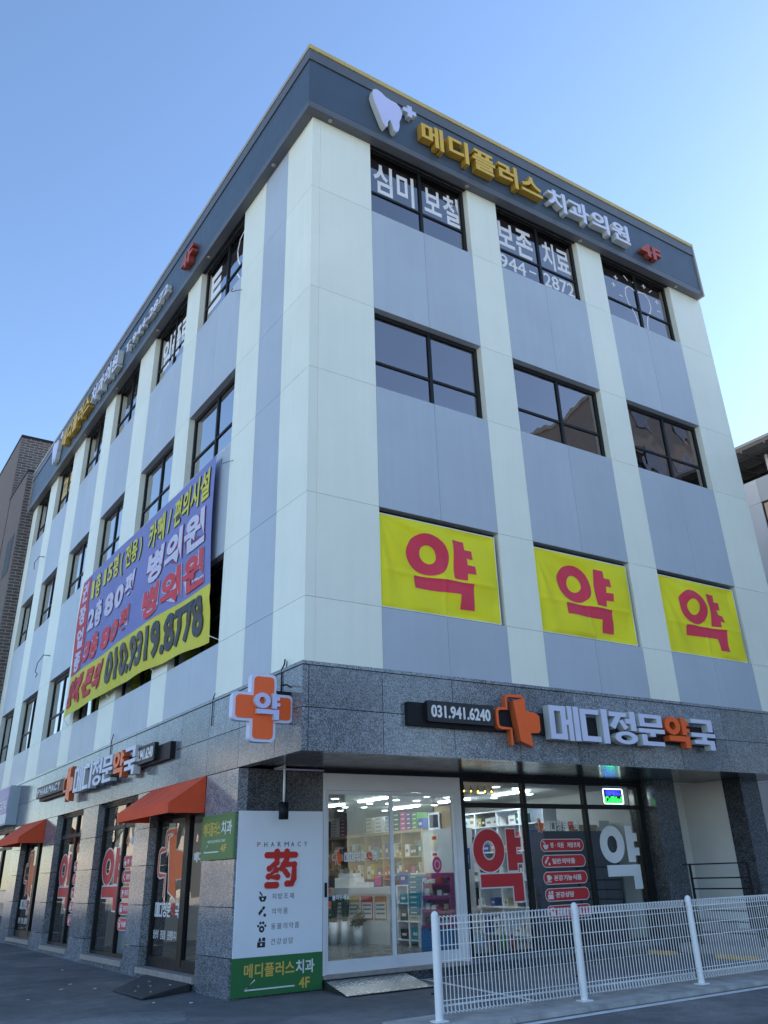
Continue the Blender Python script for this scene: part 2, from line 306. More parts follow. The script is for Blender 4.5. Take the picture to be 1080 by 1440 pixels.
BLOCK = {   # heavy block letters of the pharmacy name: rectangles (x0, x1, z0, z1), free polygons and rings in a unit cell
    '메': [(0, .17, 0, 1), (.38, .55, 0, 1), (.17, .38, .84, 1), (.17, .38, 0, .16), (.55, .62, .44, .60), (.62, .77, -.02, 1.02), (.82, 1, -.02, 1.02)],
    '디': [(0, .19, 0, .98), (.19, .66, .83, .98), (.19, .66, 0, .16), (.76, .97, -.03, 1.03)],
    '정': [(0, .64, .84, .98), [(.22, .84), (.42, .84), (.16, .44), (-.02, .52)], [(.33, .70), (.46, .76), (.66, .52), (.52, .43)], (.58, .76, .64, .79), (.76, .96, .42, 1.03), 'ring'],
    '문': [(.06, .26, .60, 1), (.74, .94, .60, 1), (.26, .74, .88, 1), (.26, .74, .60, .72), (0, 1, .40, .535), (.42, .62, .29, .40), (.08, .28, 0, .35), (.28, .93, 0, .13)],
    '국': [(.06, .94, .86, 1), (.73, .94, .59, .86), (0, 1, .40, .535), (.42, .62, .30, .40), (.09, .93, .165, .30), (.72, .93, -.02, .165)]}
def block_name(fn, rect, w0, w, parent, white, red, gap=.05, name='letter'):
    u0, u1, v0, v1 = rect; cw = (u1 - u0) / 6
    for i, ch in enumerate('메디정문약국'):
        a = u0 + i * cw + cw * gap / 2; b = a + cw * (1 - gap); mb = MB(); m = red if ch == '약' else white; ms = 1 if len(m) > 1 else None
        U = lambda x: a + x * (b - a); V = lambda z: v0 + z * (v1 - v0)
        if ch == '약': yak(mb, fn, (a, b, v0, v1), w0, w, 0, ms)
        else:
            for e in BLOCK[ch]:
                if e == 'ring': mb.ring(U(.54), V(.19), .42 * (b - a), .20 * (v1 - v0), .21 * (b - a), .085 * (v1 - v0), fn, w0, w, 0, ms)
                elif isinstance(e, list): mb.prism([(U(x), V(z)) for x, z in e], fn, w0, w, 0, ms)
                else: mb.prism([(U(e[0]), V(e[2])), (U(e[1]), V(e[2])), (U(e[1]), V(e[3])), (U(e[0]), V(e[3]))], fn, w0, w, 0, ms)
        mb.build(name, m, parent)
SOLID = [(.40, .88), (.68, .96), (.68, .70), (.93, .67), (1, .61), (1, .34), (.95, .28), (.75, .27), (.79, 0), (.50, .10)]
def stroke(mb, pts, wd, fn, w0, w1, mi=0, ms=None):
    n = len(pts); Lp, Rp = [], []
    for i, (x, y) in enumerate(pts):
        a = pts[max(0, i - 1)]; b = pts[min(n - 1, i + 1)]; dx, dy = b[0] - a[0], b[1] - a[1]; l = math.hypot(dx, dy) or 1
        Lp.append((x - dy / l * wd / 2, y + dx / l * wd / 2)); Rp.append((x + dy / l * wd / 2, y - dx / l * wd / 2))
    for i in range(n - 1): mb.prism([Lp[i], Rp[i], Rp[i + 1], Lp[i + 1]], fn, w0, w1, mi, ms)
    return mb
OUTL = [(.66, .985), (.36, .985), (.28, .965), (.26, .90), (.26, .72), (.10, .715), (.04, .68), (.03, .62), (.03, .42), (.05, .36), (.11, .335), (.33, .335), (.33, .02)]
def cross(fn, rect, w, parent, ms_solid, ms_line, names=('solid_half', 'outline_half'), wd=0.055, w0=0.0, outline=None):
    u0, u1, v0, v1 = rect; T = lambda p: (u0 + p[0] * (u1 - u0), v0 + p[1] * (v1 - v0))
    if outline:
        mb = MB(); pts = [T(p) for p in SOLID]; cx = sum(p[0] for p in pts) / len(pts); cy = sum(p[1] for p in pts) / len(pts)
        k = 0.012 / (u1 - u0) * 3
        mb.prism([(cx + (x - cx) * (1 + 0.10), cy + (y - cy) * (1 + 0.045)) for x, y in pts], fn, w0, w0 + w * 0.4); stroke(mb, [T(p) for p in OUTL], wd * 1.9 * (u1 - u0), fn, w0, w0 + w * 0.4)
        mb.build('white_edge', outline, parent); w0 = w0 + w * 0.4
    stroke(MB(), [T(p) for p in OUTL], wd * (u1 - u0), fn, w0, w0 + w * 0.75, 0, 1 if len(ms_line) > 1 else None).build(names[1], ms_line, parent)
    MB().prism([T(p) for p in SOLID], fn, w0, w0 + w, 0, 1 if len(ms_solid) > 1 else None).build(names[0], ms_solid, parent)
def roundrect(u0, u1, v0, v1, r, n=6):
    out = []
    for cx, cy, a in ((u1 - r, v0 + r, -90), (u1 - r, v1 - r, 0), (u0 + r, v1 - r, 90), (u0 + r, v0 + r, 180)):
        for k in range(n + 1): t = R(a + 90 * k / n); out.append((cx + r * math.cos(t), cy + r * math.sin(t)))
    return out
def copy_tree(o, loc=None, parent=None):
    c = o.copy(); COL.objects.link(c); c.parent = parent
    if loc is not None: c.location = loc
    ORG[c.name] = Vector(loc) if loc is not None else org(o)
    for ch in list(o.children): copy_tree(ch, None, c)
    return c
# ================================================================== ground, road, kerb
def gz(y): return 0.0098 * min(max(y - 2.05, 0), 28)
mb = MB(); xs = [-400, -60, -12, -6, 0, 6, 14, 60, 400]; ys = [-400, -60, -2.2, 2.05, 8, 14, 20, 30, 60, 400]
vs_ = [(x, y, gz(y)) for y in ys for x in xs]; nx = len(xs)
mb.add(vs_, [(j * nx + i, j * nx + i + 1, (j + 1) * nx + i + 1, (j + 1) * nx + i) for j in range(len(ys) - 1) for i in range(nx - 1)])
tag(mb.build('ground', 'asphalt'), kind='structure')
mb = MB(); mb.add([(0.2, -14, 0.004), (200, -14, 0.004), (200, -2.36, 0.004), (0.2, -2.36, 0.004)], [(0, 1, 2, 3)]); tag(mb.build('road', 'asphalt_road'), kind='structure')
mb = MB()
for i in range(12):
    x0 = 0.25 + i * 1.2; mb.hexa([(x0, -2.36, -0.05), (x0 + 1.192, -2.36, -0.05), (x0 + 1.192, -1.50, -0.05), (x0, -1.50, -0.05), (x0, -2.30, 0.045), (x0 + 1.192, -2.30, 0.045), (x0 + 1.192, -1.53, 0.06), (x0, -1.53, 0.06)])
tag(mb.build('kerb', 'concrete'), kind='structure')
for x0_, x1_, y0_, y1_ in ((-300, -12, -14, 300), (-300, 300, -300, -16)):  # unseen pale ground across the streets, added as a bounce surface for sunlight
    mb = MB(); mb.add([(x0_, y0_, .02), (x1_, y0_, .02), (x1_, min(y1_, 2), .02), (x0_, min(y1_, 2), .02)], [(0, 1, 2, 3)])
    if y1_ > 2: mb.add([(x0_, 2, .02), (x1_, 2, .02), (x1_, 30.05, .02 + gz(30.05)), (x0_, 30.05, .02 + gz(30.05)), (x1_, y1_, .02 + gz(y1_)), (x0_, y1_, .02 + gz(y1_))], [(0, 1, 2, 3), (3, 2, 4, 5)])
    tag(mb.build('bounce_ground', 'bounce_paving'), kind='structure')
for nm, poly in (('asphalt_patch', [(-9, -6), (-3.4, -3.2), (-3.0, .2), (-3.3, 2.6), (-4.6, 6), (-9, 9)]), ('asphalt_patch', [(-2.4, 1.0), (-1.2, .6), (-.9, 1.5), (-1.5, 2.0), (-2.5, 1.7)])):
    mb = MB(); pp = []; rq = random.Random(3)
    for k in range(len(poly)):
        a, b = poly[k], poly[(k + 1) % len(poly)]
        for q in range(8): pp.append((a[0] + (b[0] - a[0]) * q / 8 + rq.uniform(-.05, .05), a[1] + (b[1] - a[1]) * q / 8 + rq.uniform(-.05, .05)))
    mb.prism(pp, lambda u, v, w: (u, v, gz(v) + w), .001, .005); tag(mb.build(nm, 'asphalt_patch'), kind='structure')
def stripe(name, a, b, wd, m, z=0.008):
    a, b = Vector((*a, 0)), Vector((*b, 0)); d = (b - a).normalized(); n = Vector((-d.y, d.x, 0)) * wd / 2
    mb = MB(); mb.add([(*(p)[:2], z) for p in (a - n, b - n, b + n, a + n)], [(0, 1, 2, 3)]); return tag(mb.build(name, m), kind='structure')
stripe('road_edge_line', (0.2, -2.52), (60, -2.52), 0.13, 'road_paint')
stripe('parking_line', (3.2, 1.93), (8.55, 1.93), 0.10, 'road_paint')
stripe('parking_line', (3.25, 1.86), (2.75, -1.48), 0.10, 'road_paint')
stripe('parking_line', (9.32, 2.18), (8.9, -1.48), 0.10, 'road_paint')

# ================================================================== the medical building
B = thing('medical_building', 'four-storey corner building clad in white and blue-grey stripes with granite ground floor', 'building', (0, 0, 0))
Z = dict(g0=3.07, g1=4.315, s2=5.295, h2=7.018, s3=9.376, h3=11.112, s4=13.516, top=15.42)
G = 0.0032   # half a joint
FW_ = [(0.178, 1.375, 0), (1.375, 3.961, 1), (3.961, 4.813, 0), (4.813, 7.404, 1), (7.404, 8.249, 0), (8.249, 10.833, 1), (10.833, 12.12, 0)]
LW_ = [(0.0, 1.084, 0), (1.084, 2.142, 2), (2.142, 3.28, 0), (3.28, 5.904, 1), (5.904, 6.844, 0), (6.844, 9.337, 1), (9.337, 10.642, 0), (10.642, 12.988, 1), (12.988, 14.083, 0), (14.083, 16.421, 1),
       (16.421, 17.849, 0), (17.849, 20.097, 1), (20.097, 21.249, 0), (21.249, 23.353, 1), (23.353, 24.2, 0)]
white_rows = [('g1', 's2'), ('s2', 'h2'), ('h2', 's3'), ('s3', 'h3'), ('h3', 's4'), ('s4', 'top')]
span_rows = [('g1', 's2'), ('h2', 's3'), ('h3', 's4')]
win_rows = [('s2', 'h2'), ('s3', 'h3'), ('s4', 'top')]
D = 0.20
def panelF(a, b, z0, z1, m): return bx('cladding_panel', B, m, a + G, b - G, 0, D, z0 + G, z1 - G)
def panelL(a, b, z0, z1, m, d=D): return bx('cladding_panel', B, m, 0, d, a + G, b - G, z0 + G, z1 - G)
for a, b, k in FW_:
    if k == 0:
        for z0, z1 in white_rows: panelF(a, b, Z[z0], Z[z1], 'white_clad')
    else:
        c = (a + b) / 2
        for z0, z1 in span_rows:
            for p, q in ((a, c), (c, b)): panelF(p, q, Z[z0], Z[z1], 'blue_clad')
for a, b, k in LW_:
    if k in (0, 2):
        for z0, z1 in white_rows: panelL(a, b, Z[z0], Z[z1], 'white_clad' if k == 0 else 'blue_clad', 0.178 if a == 0 else D)
    else:
        c = (a + b) / 2
        for z0, z1 in span_rows:
            for p, q in ((a, c), (c, b)): panelL(p, q, Z[z0], Z[z1], 'blue_clad')
# floors, inner walls, roof
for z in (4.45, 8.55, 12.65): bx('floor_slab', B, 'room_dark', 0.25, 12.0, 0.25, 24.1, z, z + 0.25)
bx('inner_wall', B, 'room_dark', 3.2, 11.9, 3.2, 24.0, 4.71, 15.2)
bx('rear_wall', B, 'white_clad', 0.2, 12.1, 24.0, 24.2, 0, 15.4)
bx('end_wall', B, 'end_render', 11.95, 12.11, 0.21, 23.99, 3.4, 15.4)
bx('roof', B, 'concrete', 0.1, 12.0, 0.1, 24.1, 15.42, 15.6)

# window stickers helper comes later; windows keep their handles
WIN = {}
def winF(name, a, b, z0, z1, key, y=0.14, glass_m='glass_upper', mul=0.53, tr=0.36):
    w = MB(); f = 0.055; d = 0.07
    w.box(a + 0.002, a + f, y, y + d, z0, z1); w.box(b - f - 0.03, b - 0.002, y, y + d, z0, z1); w.box(a + f, b - f - 0.03, y, y + d, z1 - 0.09, z1 - 0.003); w.box(a + f, b - f - 0.03, y, y + d, z0 + 0.003, z0 + f)
    fr = w.build('window', 'frame_black', B)
    mx = a + (b - a) * mul; zt = z0 + (z1 - z0) * tr
    MB().box(mx - 0.035, mx + 0.035, y - 0.004, y + d - 0.004, z0 + f, z1 - 0.09).build('mullion', 'frame_black', fr)
    for p, q in ((a + f, mx - 0.035), (mx + 0.035, b - f - 0.03)):
        MB().box(p, q, y + 0.004, y + d - 0.008, zt - 0.025, zt + 0.025).build('transom', 'frame_black', fr)
        for s, t in ((z0 + f, zt - 0.025), (zt + 0.025, z1 - 0.09)): MB().box(p, q, y + 0.03, y + 0.038, s, t).build('pane', glass_m, fr)
    WIN[key] = fr; return fr
def winL(a, b, z0, z1, key, x=0.14, mul=0.47, tr=0.36):
    w = MB(); f = 0.055; d = 0.07
    w.box(x, x + d, a + 0.002, a + f, z0, z1); w.box(x, x + d, b - f - 0.03, b - 0.002, z0, z1); w.box(x, x + d, a + f, b - f - 0.03, z1 - 0.09, z1 - 0.003); w.box(x, x + d, a + f, b - f - 0.03, z0 + 0.003, z0 + f)
    fr = w.build('window', 'frame_black', B)
    mx = a + (b - a) * mul; zt = z0 + (z1 - z0) * tr
    MB().box(x - 0.004, x + d - 0.004, mx - 0.035, mx + 0.035, z0 + f, z1 - 0.09).build('mullion', 'frame_black', fr)
    for p, q in ((a + f, mx - 0.035), (mx + 0.035, b - f - 0.03)):
        MB().box(x + 0.004, x + d - 0.008, p, q, zt - 0.025, zt + 0.025).build('transom', 'frame_black', fr)
        for s, t in ((z0 + f, zt - 0.025), (zt + 0.025, z1 - 0.09)): MB().box(x + 0.03, x + 0.038, p, q, s, t).build('pane', 'glass_side', fr)
    WIN[key] = fr; return fr
for i, (a, b, k) in enumerate([w for w in FW_ if w[2] == 1]):
    for j, (z0, z1) in enumerate(win_rows): winF('window', a, b, Z[z0], Z[z1], ('F', j, i))
for i, (a, b, k) in enumerate([w for w in LW_ if w[2] == 1]):
    for j, (z0, z1) in enumerate(win_rows): winL(a, b, Z[z0], Z[z1], ('L', j, i))
# lettering on the fourth-floor glass
gF = PF(0.169); gL = PL(0.169); SW = ['sticker_white']
w = WIN['F', 2, 0]
hangul('sticker_letter', '심미', gF, (1.50, 2.66, 14.27, 15.12), 0.003, SW, w, 0.02); hangul('sticker_letter', '보철', gF, (2.84, 3.86, 14.27, 15.12), 0.003, SW, w, 0.02)
w = WIN['F', 2, 1]
hangul('sticker_letter', '보존', gF, (4.90, 6.06, 14.28, 15.10), 0.003, SW, w, 0.02); hangul('sticker_letter', '치료', gF, (6.30, 7.26, 14.28, 15.10), 0.003, SW, w, 0.02)
text('sticker_number', '944', gF, (4.92, 5.72, 13.70, 14.10), 0.003, SW, w, 0.012); text('sticker_dash', '-', gF, (5.82, 6.04, 13.90, 13.95), 0.003, SW, w, 0.012); text('sticker_number', '2872', gF, (6.28, 7.26, 13.70, 14.10), 0.003, SW, w, 0.012)
w = WIN['F', 2, 2]
mb = MB(); tooth = [(9.52, 13.55), (9.44, 13.95), (9.36, 14.15), (9.24, 14.32), (9.18, 14.55), (9.22, 14.78), (9.36, 14.90), (9.52, 14.86), (9.64, 14.80), (9.78, 14.86), (9.96, 14.88), (10.10, 14.74), (10.12, 14.5), (10.04, 14.3), (9.92, 14.14), (9.86, 13.95), (9.80, 13.6), (9.72, 13.58), (9.68, 13.9), (9.60, 13.56)]
stroke(mb, tooth, 0.035, gF, 0, 0.003); mb.build('sticker_tooth', 'sticker_white', w)
for u, v in ((8.78, 14.72), (8.92, 15.0), (10.0, 15.14), (10.42, 14.78), (9.62, 15.10)):
    MB().prism([(u - .07, v - .016), (u - .016, v - .016), (u - .016, v - .07), (u + .016, v - .07), (u + .016, v - .016), (u + .07, v - .016), (u + .07, v + .016), (u + .016, v + .016), (u + .016, v + .07), (u - .016, v + .07), (u - .016, v + .016), (u - .07, v + .016)], gF, 0, 0.003).build('sticker_plus', 'sticker_white', w)
for a, b in (((8.92, 14.45), (9.06, 14.45)), ((9.25, 15.2), (9.38, 15.08)), ((10.18, 15.02), (10.30, 15.12)), ((10.36, 14.5), (10.5, 14.5))): stroke(MB(), [a, b], 0.03, gF, 0, 0.003).build('sticker_dash', 'sticker_white', w)
w = WIN['L', 2, 0]
hangul('sticker_letter', '트', gL, (-5.72, -4.85, 14.0, 15.05), 0.003, SW, w, 0.03)
mb = MB(); stroke(mb, [(-3.36, 15.1), (-3.62, 15.2), (-3.9, 15.1), (-4.02, 14.8), (-3.95, 14.5), (-3.8, 14.25), (-3.5, 14.15), (-3.36, 14.2)], 0.05, gL, 0, 0.003); stroke(mb, [(-3.95, 14.1), (-3.7, 13.75), (-3.6, 13.95), (-3.45, 13.75), (-3.36, 14.0)], 0.05, gL, 0, 0.003); mb.build('sticker_tooth', 'sticker_white', w)
w = WIN['L', 2, 1]
hangul('sticker_letter', '임플란', gL, (-9.1, -6.9, 14.05, 15.05), 0.003, SW, w, 0.03)
w = WIN['L', 2, 4]
hangul('sticker_letter', '교정', gL, (-19.9, -18.3, 14.2, 15.1), 0.003, ['print_gold'], w, 0.03)
# window strip of the second floor glass decal left

# fascia with cap
def fas(name, m, F, L_):
    MB().box(*F).build(name, m, B); MB().box(*L_).build(name, m, B)
cuts = [-0.2, 2.85, 5.9, 8.95, 11.97]
for a, b in zip(cuts[:-1], cuts[1:]): bx('fascia_panel', B, 'fascia', a + 0.003, b - 0.003, -0.2, -0.02, 15.55, 16.72)
cuts = [-0.197] + [2.6 + 3.1 * i for i in range(7)] + [24.2]
for a, b in zip(cuts[:-1], cuts[1:]): bx('fascia_panel', B, 'fascia', -0.2, -0.02, a + 0.003, b - 0.003, 15.55, 16.72)
for nm, z0, z1, o in (('fascia_head', 16.74, 17.03, 0.225), ('fascia_foot', 15.36, 15.53, 0.21)):
    bx(nm, B, 'fascia_trim', -o, 11.99, -o, 0.0, z0, z1); bx(nm, B, 'fascia_trim', -o, 0.0, 0.002, 24.22, z0, z1)
bx('fascia_core', B, 'sign_black', -0.19, 11.96, -0.18, 0.09, 15.37, 17.0); bx('fascia_core', B, 'sign_black', -0.18, 0.09, 0.095, 24.18, 15.37, 17.0)
bx('fascia_end', B, 'cap_grey', 11.992, 12.05, -0.235, 0.3, 15.36, 17.17); bx('fascia_end', B, 'cap_grey', -0.235, 0.3, 24.222, 24.28, 15.36, 17.17)
bx('fascia_cap', B, 'cap_gold', -0.245, 11.99, -0.245, -0.20, 17.033, 17.15); bx('fascia_cap', B, 'cap_grey', -0.243, 0.1, -0.198, 24.22, 17.033, 17.148); bx('fascia_cap', B, 'cap_grey', 0.102, 11.99, -0.198, 0.1, 17.033, 17.148)
for x in (0.35, 3.9, 7.45, 11.0): MB().lathe([(0, 0), (0.05, 0), (0.05, 0.012), (0, 0.012)][::-1], (x, -0.1, 15.345), 10).build('downlight', 'cap_grey', B)
for y in (1.6, 5.2, 8.9, 12.6, 16.2): MB().lathe([(0, 0), (0.05, 0), (0.05, 0.012), (0, 0.012)][::-1], (-0.1, y, 15.345), 10).build('downlight', 'cap_grey', B)

GG = 0.0055
# granite band and ground floor
gx = [0.07, 1.33, 2.655, 3.985, 5.315, 6.65, 7.98, 9.36, 10.72, 12.1]; gy = [-0.03, 0.82, 2.1, 3.38, 4.67, 6.02, 7.3, 8.6, 9.9, 11.2, 12.5, 13.8, 15.1, 16.4, 17.7, 19.0, 20.3, 21.6, 22.9, 24.2]
for z0, z1 in ((3.07, 3.665), (3.665, 4.26)):
    for a, b in zip(gx[:-1], gx[1:]): bx('granite_tile', B, 'granite', a + GG, b - GG, -0.03, 0.12, z0 + GG, z1 - GG)
    for a, b in zip(gy[:-1], gy[1:]): bx('granite_tile', B, 'granite', -0.03, 0.066 if a < 0 else 0.14, a + GG, b - GG, z0 + GG, z1 - GG)
bx('coping', B, 'granite', -0.05, 12.12, -0.05, -0.001, 4.262, 4.31); bx('coping', B, 'granite', -0.05, -0.001, 0.0, 24.2, 4.262, 4.31)
zc = [-0.05, 0.5, 1.145, 1.785, 2.42, 3.068]
LP_ = [(2.05, 3.33), (6.0, 6.84), (9.5, 10.68), (13.05, 14.2), (16.8, 17.9), (22.9, 24.2)]
for a, b in LP_:
    for z0, z1 in zip(zc[:-1], zc[1:]):
        bx('granite_tile', B, 'granite', -0.03, 0.135, a + (0 if a == 2.05 else 0.002), b - 0.002, z0 + GG, z1 - GG)
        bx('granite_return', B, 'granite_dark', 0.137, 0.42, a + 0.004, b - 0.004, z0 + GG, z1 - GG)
# recessed front wall beside the door and the soffit
for z0, z1 in zip(zc[:-1], zc[1:]):
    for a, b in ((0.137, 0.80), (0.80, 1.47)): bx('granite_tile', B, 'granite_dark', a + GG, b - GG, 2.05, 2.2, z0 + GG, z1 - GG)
for i in range(11):
    y0 = 0.125 + i * 0.175; bx('soffit_panel', B, 'soffit', 0.14, 12.08, y0 + 0.003, y0 + 0.172, 3.095, 3.12)
bx('soffit_edge', B, 'frame_black', 1.475, 9.06, 2.03, 2.2, 3.035, 3.094)
bx('plinth', B, 'granite_dark', 1.475, 9.06, 2.06, 2.5, -0.05, 0.13); bx('door_sill', B, 'stone_sill', 1.48, 4.28, 1.99, 2.5, 0.132, 0.178); bx('window_sill', B, 'granite', 4.285, 9.06, 2.02, 2.5, 0.132, 0.20)
# pillars at the entrance on the right, white lobby walls
for nm, x0, x1, y0, y1 in (('pillar', 9.07, 9.72, 1.7, 2.4), ('pillar', 10.86, 11.46, 0.9, 1.35)):
    pr = None
    for z0, z1 in ((0.0, 0.52), (0.52, 1.16), (1.16, 1.80), (1.80, 2.44), (2.44, 3.09)):
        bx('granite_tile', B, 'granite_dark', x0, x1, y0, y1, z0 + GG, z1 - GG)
    bx('pillar_core', B, 'granite_dark', x0 + .008, x1 - .008, y0 + .008, y1 - .008, 0, 3.094)
bx('lobby_wall', B, 'vestibule', 9.722, 10.86, 2.45, 2.6, 0, 3.094); bx('lobby_wall', B, 'vestibule', 10.862, 11.0, 1.352, 2.6, 0, 3.094)
bx('lobby_ceiling', B, 'vestibule', 9.06, 12.08, 2.06, 2.75, 3.096, 3.25); bx('lobby_ceiling', B, 'soffit', 9.06, 11.9, 2.76, 23.9, 3.096, 3.25); bx('end_wall', B, 'end_render', 11.95, 12.1, 2.6, 23.99, 0, 3.39)
bx('entrance_step', B, 'stone_sill', 9.12, 10.86, -0.3, 2.44, 0.01, 0.16)
bx('stair_step', B, 'stone_sill', 9.72, 10.86, 1.2, 2.44, 0.161, 0.32); bx('stair_step', B, 'stone_sill', 9.73, 10.85, 1.6, 2.44, 0.321, 0.48)

# front shop: sliding door
dr = bx('sliding_door', B, 'frame_door', 1.475, 1.52, 2.03, 2.16, 0.18, 3.03)
for args in ((4.20, 4.285, 2.03, 2.16, 0.18, 3.03), (1.52, 4.20, 2.04, 2.15, 2.77, 3.03)): MB().box(*args).build('door_frame', 'frame_door', dr)
for a, b, y in ((1.535, 2.84, 2.06), (2.80, 4.19, 2.10)):
    m_ = MB(); m_.box(a, a + 0.05, y, y + 0.035, 0.19, 2.765); m_.box(b - 0.07, b, y, y + 0.035, 0.19, 2.765); m_.box(a + 0.05, b - 0.07, y, y + 0.035, 0.19, 0.36); m_.box(a + 0.05, b - 0.07, y, y + 0.035, 2.71, 2.765)
    m_.build('door_leaf', 'frame_door', dr); MB().box(a + 0.05, b - 0.07, y + 0.014, y + 0.022, 0.36, 2.71).build('pane', 'glass_shop', dr)
MB().box(1.50, 1.53, 2.0, 2.03, 1.22, 1.42).build('door_switch', 'sign_black', dr)
gD = PF(2.073)
cross(gD, (1.66, 1.86, 1.66, 1.88), 0.003, dr, ['sticker_orange'], ['sticker_orange'], ('sticker_cross', 'sticker_outline'), outline='sticker_white')
block_name(gD, (1.88, 2.52, 1.71, 1.84), 0, .003, dr, SW, ['sticker_red'], .12, 'sticker_letter')
hangul('sticker_text', '눌러주세요', gD, (1.66, 1.98, 1.17, 1.25), 0.003, SW, dr, 0.03, one=True)
for pp in ([(1.54, 1.26), (1.64, 1.36), (1.64, 1.26)], [(1.54, 1.16), (1.64, 1.16), (1.64, 1.06)]): MB().prism(pp, gD, 0, .003).build('sticker_arrow', 'sticker_orange', dr)
# front shop: black-framed window
SH = bx('shop_window', B, 'frame_black', 4.29, 4.37, 2.03, 2.13, 0.2, 3.03)
vx = [(4.29, 4.37), (5.77, 5.85), (7.36, 7.44), (8.92, 9.06)]
for a, b in vx[1:]: MB().box(a, b, 2.03, 2.13, 0.2, 3.03).build('mullion', 'frame_black', SH)
for (a, b), (c, d) in zip(vx[:-1], vx[1:]):
    MB().box(b, c, 2.035, 2.125, 2.54, 2.62).build('transom', 'frame_black', SH); MB().box(b, c, 2.04, 2.12, 0.2, 0.27).build('rail', 'frame_black', SH); MB().box(b, c, 2.04, 2.12, 2.975, 3.03).build('rail', 'frame_black', SH)
    MB().box(b, c, 2.075, 2.083, 0.27, 2.54).build('pane', 'glass_shop', SH); MB().box(b, c, 2.075, 2.083, 2.62, 2.975).build('pane', 'glass_shop', SH)
gS = PF(2.074)
yak(MB(), gS, (4.53, 5.68, 1.01, 2.18), 0, 0.002, pad=0.022).build('sticker_edge', 'sticker_white', SH); yak(MB(), gS, (4.53, 5.68, 1.01, 2.18), 0.0021, 0.004).build('sticker_syllable', 'sticker_red', SH)
yak(MB(), gS, (7.70, 8.80, 1.10, 2.24), 0, 0.003).build('sticker_syllable', 'sticker_frost', SH)
cross(gS, (6.06, 6.25, 2.12, 2.36), 0.003, SH, ['sticker_orange'], ['sticker_orange'], ('sticker_cross', 'sticker_outline'), outline='sticker_white')
block_name(gS, (6.28, 7.20, 2.15, 2.32), 0, .003, SH, SW, ['sticker_red'], .12, 'sticker_letter')
def icon(kind, fn, u, v, s, w0, w1, m, parent, m2=None):
    mb = MB(); S = lambda a, b: (u + a * s, v + b * s)
    if kind == 0:      # mortar and pestle
        mb.prism([S(-.42, .05), S(.42, .05), S(.36, -.2), S(.2, -.42), S(-.2, -.42), S(-.36, -.2)], fn, w0, w1); mb.prism([S(-.42, .42), S(-.28, .48), S(.02, .1), S(-.14, .1)], fn, w0, w1)
    elif kind == 1:    # capsule
        mb.prism([S(-.42, -.1), S(-.3, -.32), S(.1, .1), S(-.12, .25)], fn, w0, w1); mb.prism([S(-.08, .3), S(.14, .14), S(.3, .32), S(.26, .46), S(.1, .48)], fn, w0, w1); mb.prism([S(.28 + .15 * math.cos(k), -.3 + .15 * math.sin(k)) for k in [i * .628 for i in range(10)]], fn, w0, w1)
    elif kind == 2:    # paw
        for a, b, r in ((0, -.18, .3), (-.38, .1, .12), (-.15, .35, .13), (.15, .35, .13), (.38, .1, .12)): mb.prism([S(a + r * math.cos(k), b + r * math.sin(k)) for k in [i * .628 for i in range(10)]], fn, w0, w1)
    elif kind == 3:    # desk with two people
        mb.prism([S(-.42, -.42), S(.42, -.42), S(.42, .04), S(-.42, .04)], fn, w0, w1); mb.prism([S(-.32, .08), S(.0, .08), S(-.05, .3), S(-.16, .45), S(-.27, .3)], fn, w0, w1); mb.prism([S(.1, .1), S(.42, .1), S(.42, .4), S(.1, .4)], fn, w0, w1)
    else:              # cup
        mb.prism([S(-.3, .3), S(.25, .3), S(.2, -.25), S(-.22, -.25)], fn, w0, w1); mb.prism([S(-.45, -.32), S(.4, -.32), S(.3, -.42), S(-.35, -.42)], fn, w0, w1); mb.prism([S(.27, .2), S(.45, .15), S(.42, -.1), S(.24, -.12)], fn, w0, w1)
    o = mb.build('icon', m, parent)
    if m2 and kind in (0, 2, 3):
        q = s * .09; MB().prism([(u - q, v - .18 * s - q * 3 + q * 2), (u + q, v - .18 * s - q * 3 + q * 2), (u + q, v - .18 * s + q), (u - q, v - .18 * s + q)], fn, w1, w1 + .001).build('icon_mark', m2, parent)
    return o
pil = ['병·의원 처방조제', '일반의약품', '건강기능식품', '건강상담', '동물의약품']; kinds = [0, 1, 4, 3, 2]
def pills(fn, u0, u1, tops, h, parent, clip=None):
    for s, k, zt in zip(pil, kinds, tops):
        uu1 = min(u1, clip) if clip else u1
        def rr(a, b, c, d, r):
            p = roundrect(a, b, c, d, r)
            return [(min(x, uu1), y) for x, y in p] if clip else p
        MB().prism(rr(u0, u1, zt - h, zt, h * .48), fn, 0, .0015).build('sticker_edge', 'sticker_white', parent)
        MB().prism(rr(u0 + .012, u1 - .012, zt - h + .012, zt - .012, h * .44), fn, .0016, .003).build('sticker_pill', 'sticker_red', parent)
        icon(k, fn, u0 + h * .62, zt - h / 2, h * .75, .003, .0045, 'sticker_white', parent)
        n = len(s); tw = min((u1 - u0) - h * 1.6, n * h * 0.56)
        if clip:
            s = s[:max(1, int(n * (uu1 - u0 - h * 1.15) / tw))]; tw = tw * len(s) / n
        hangul('sticker_text', s, fn, (u0 + h * 1.15, u0 + h * 1.15 + tw, zt - h * .72, zt - h * .28), .0045, SW, parent, 0.03, w0=.003, one=True)
pills(gS, 6.13, 7.25, [2.01, 1.74, 1.46, 1.185, 0.91], 0.215, SH)

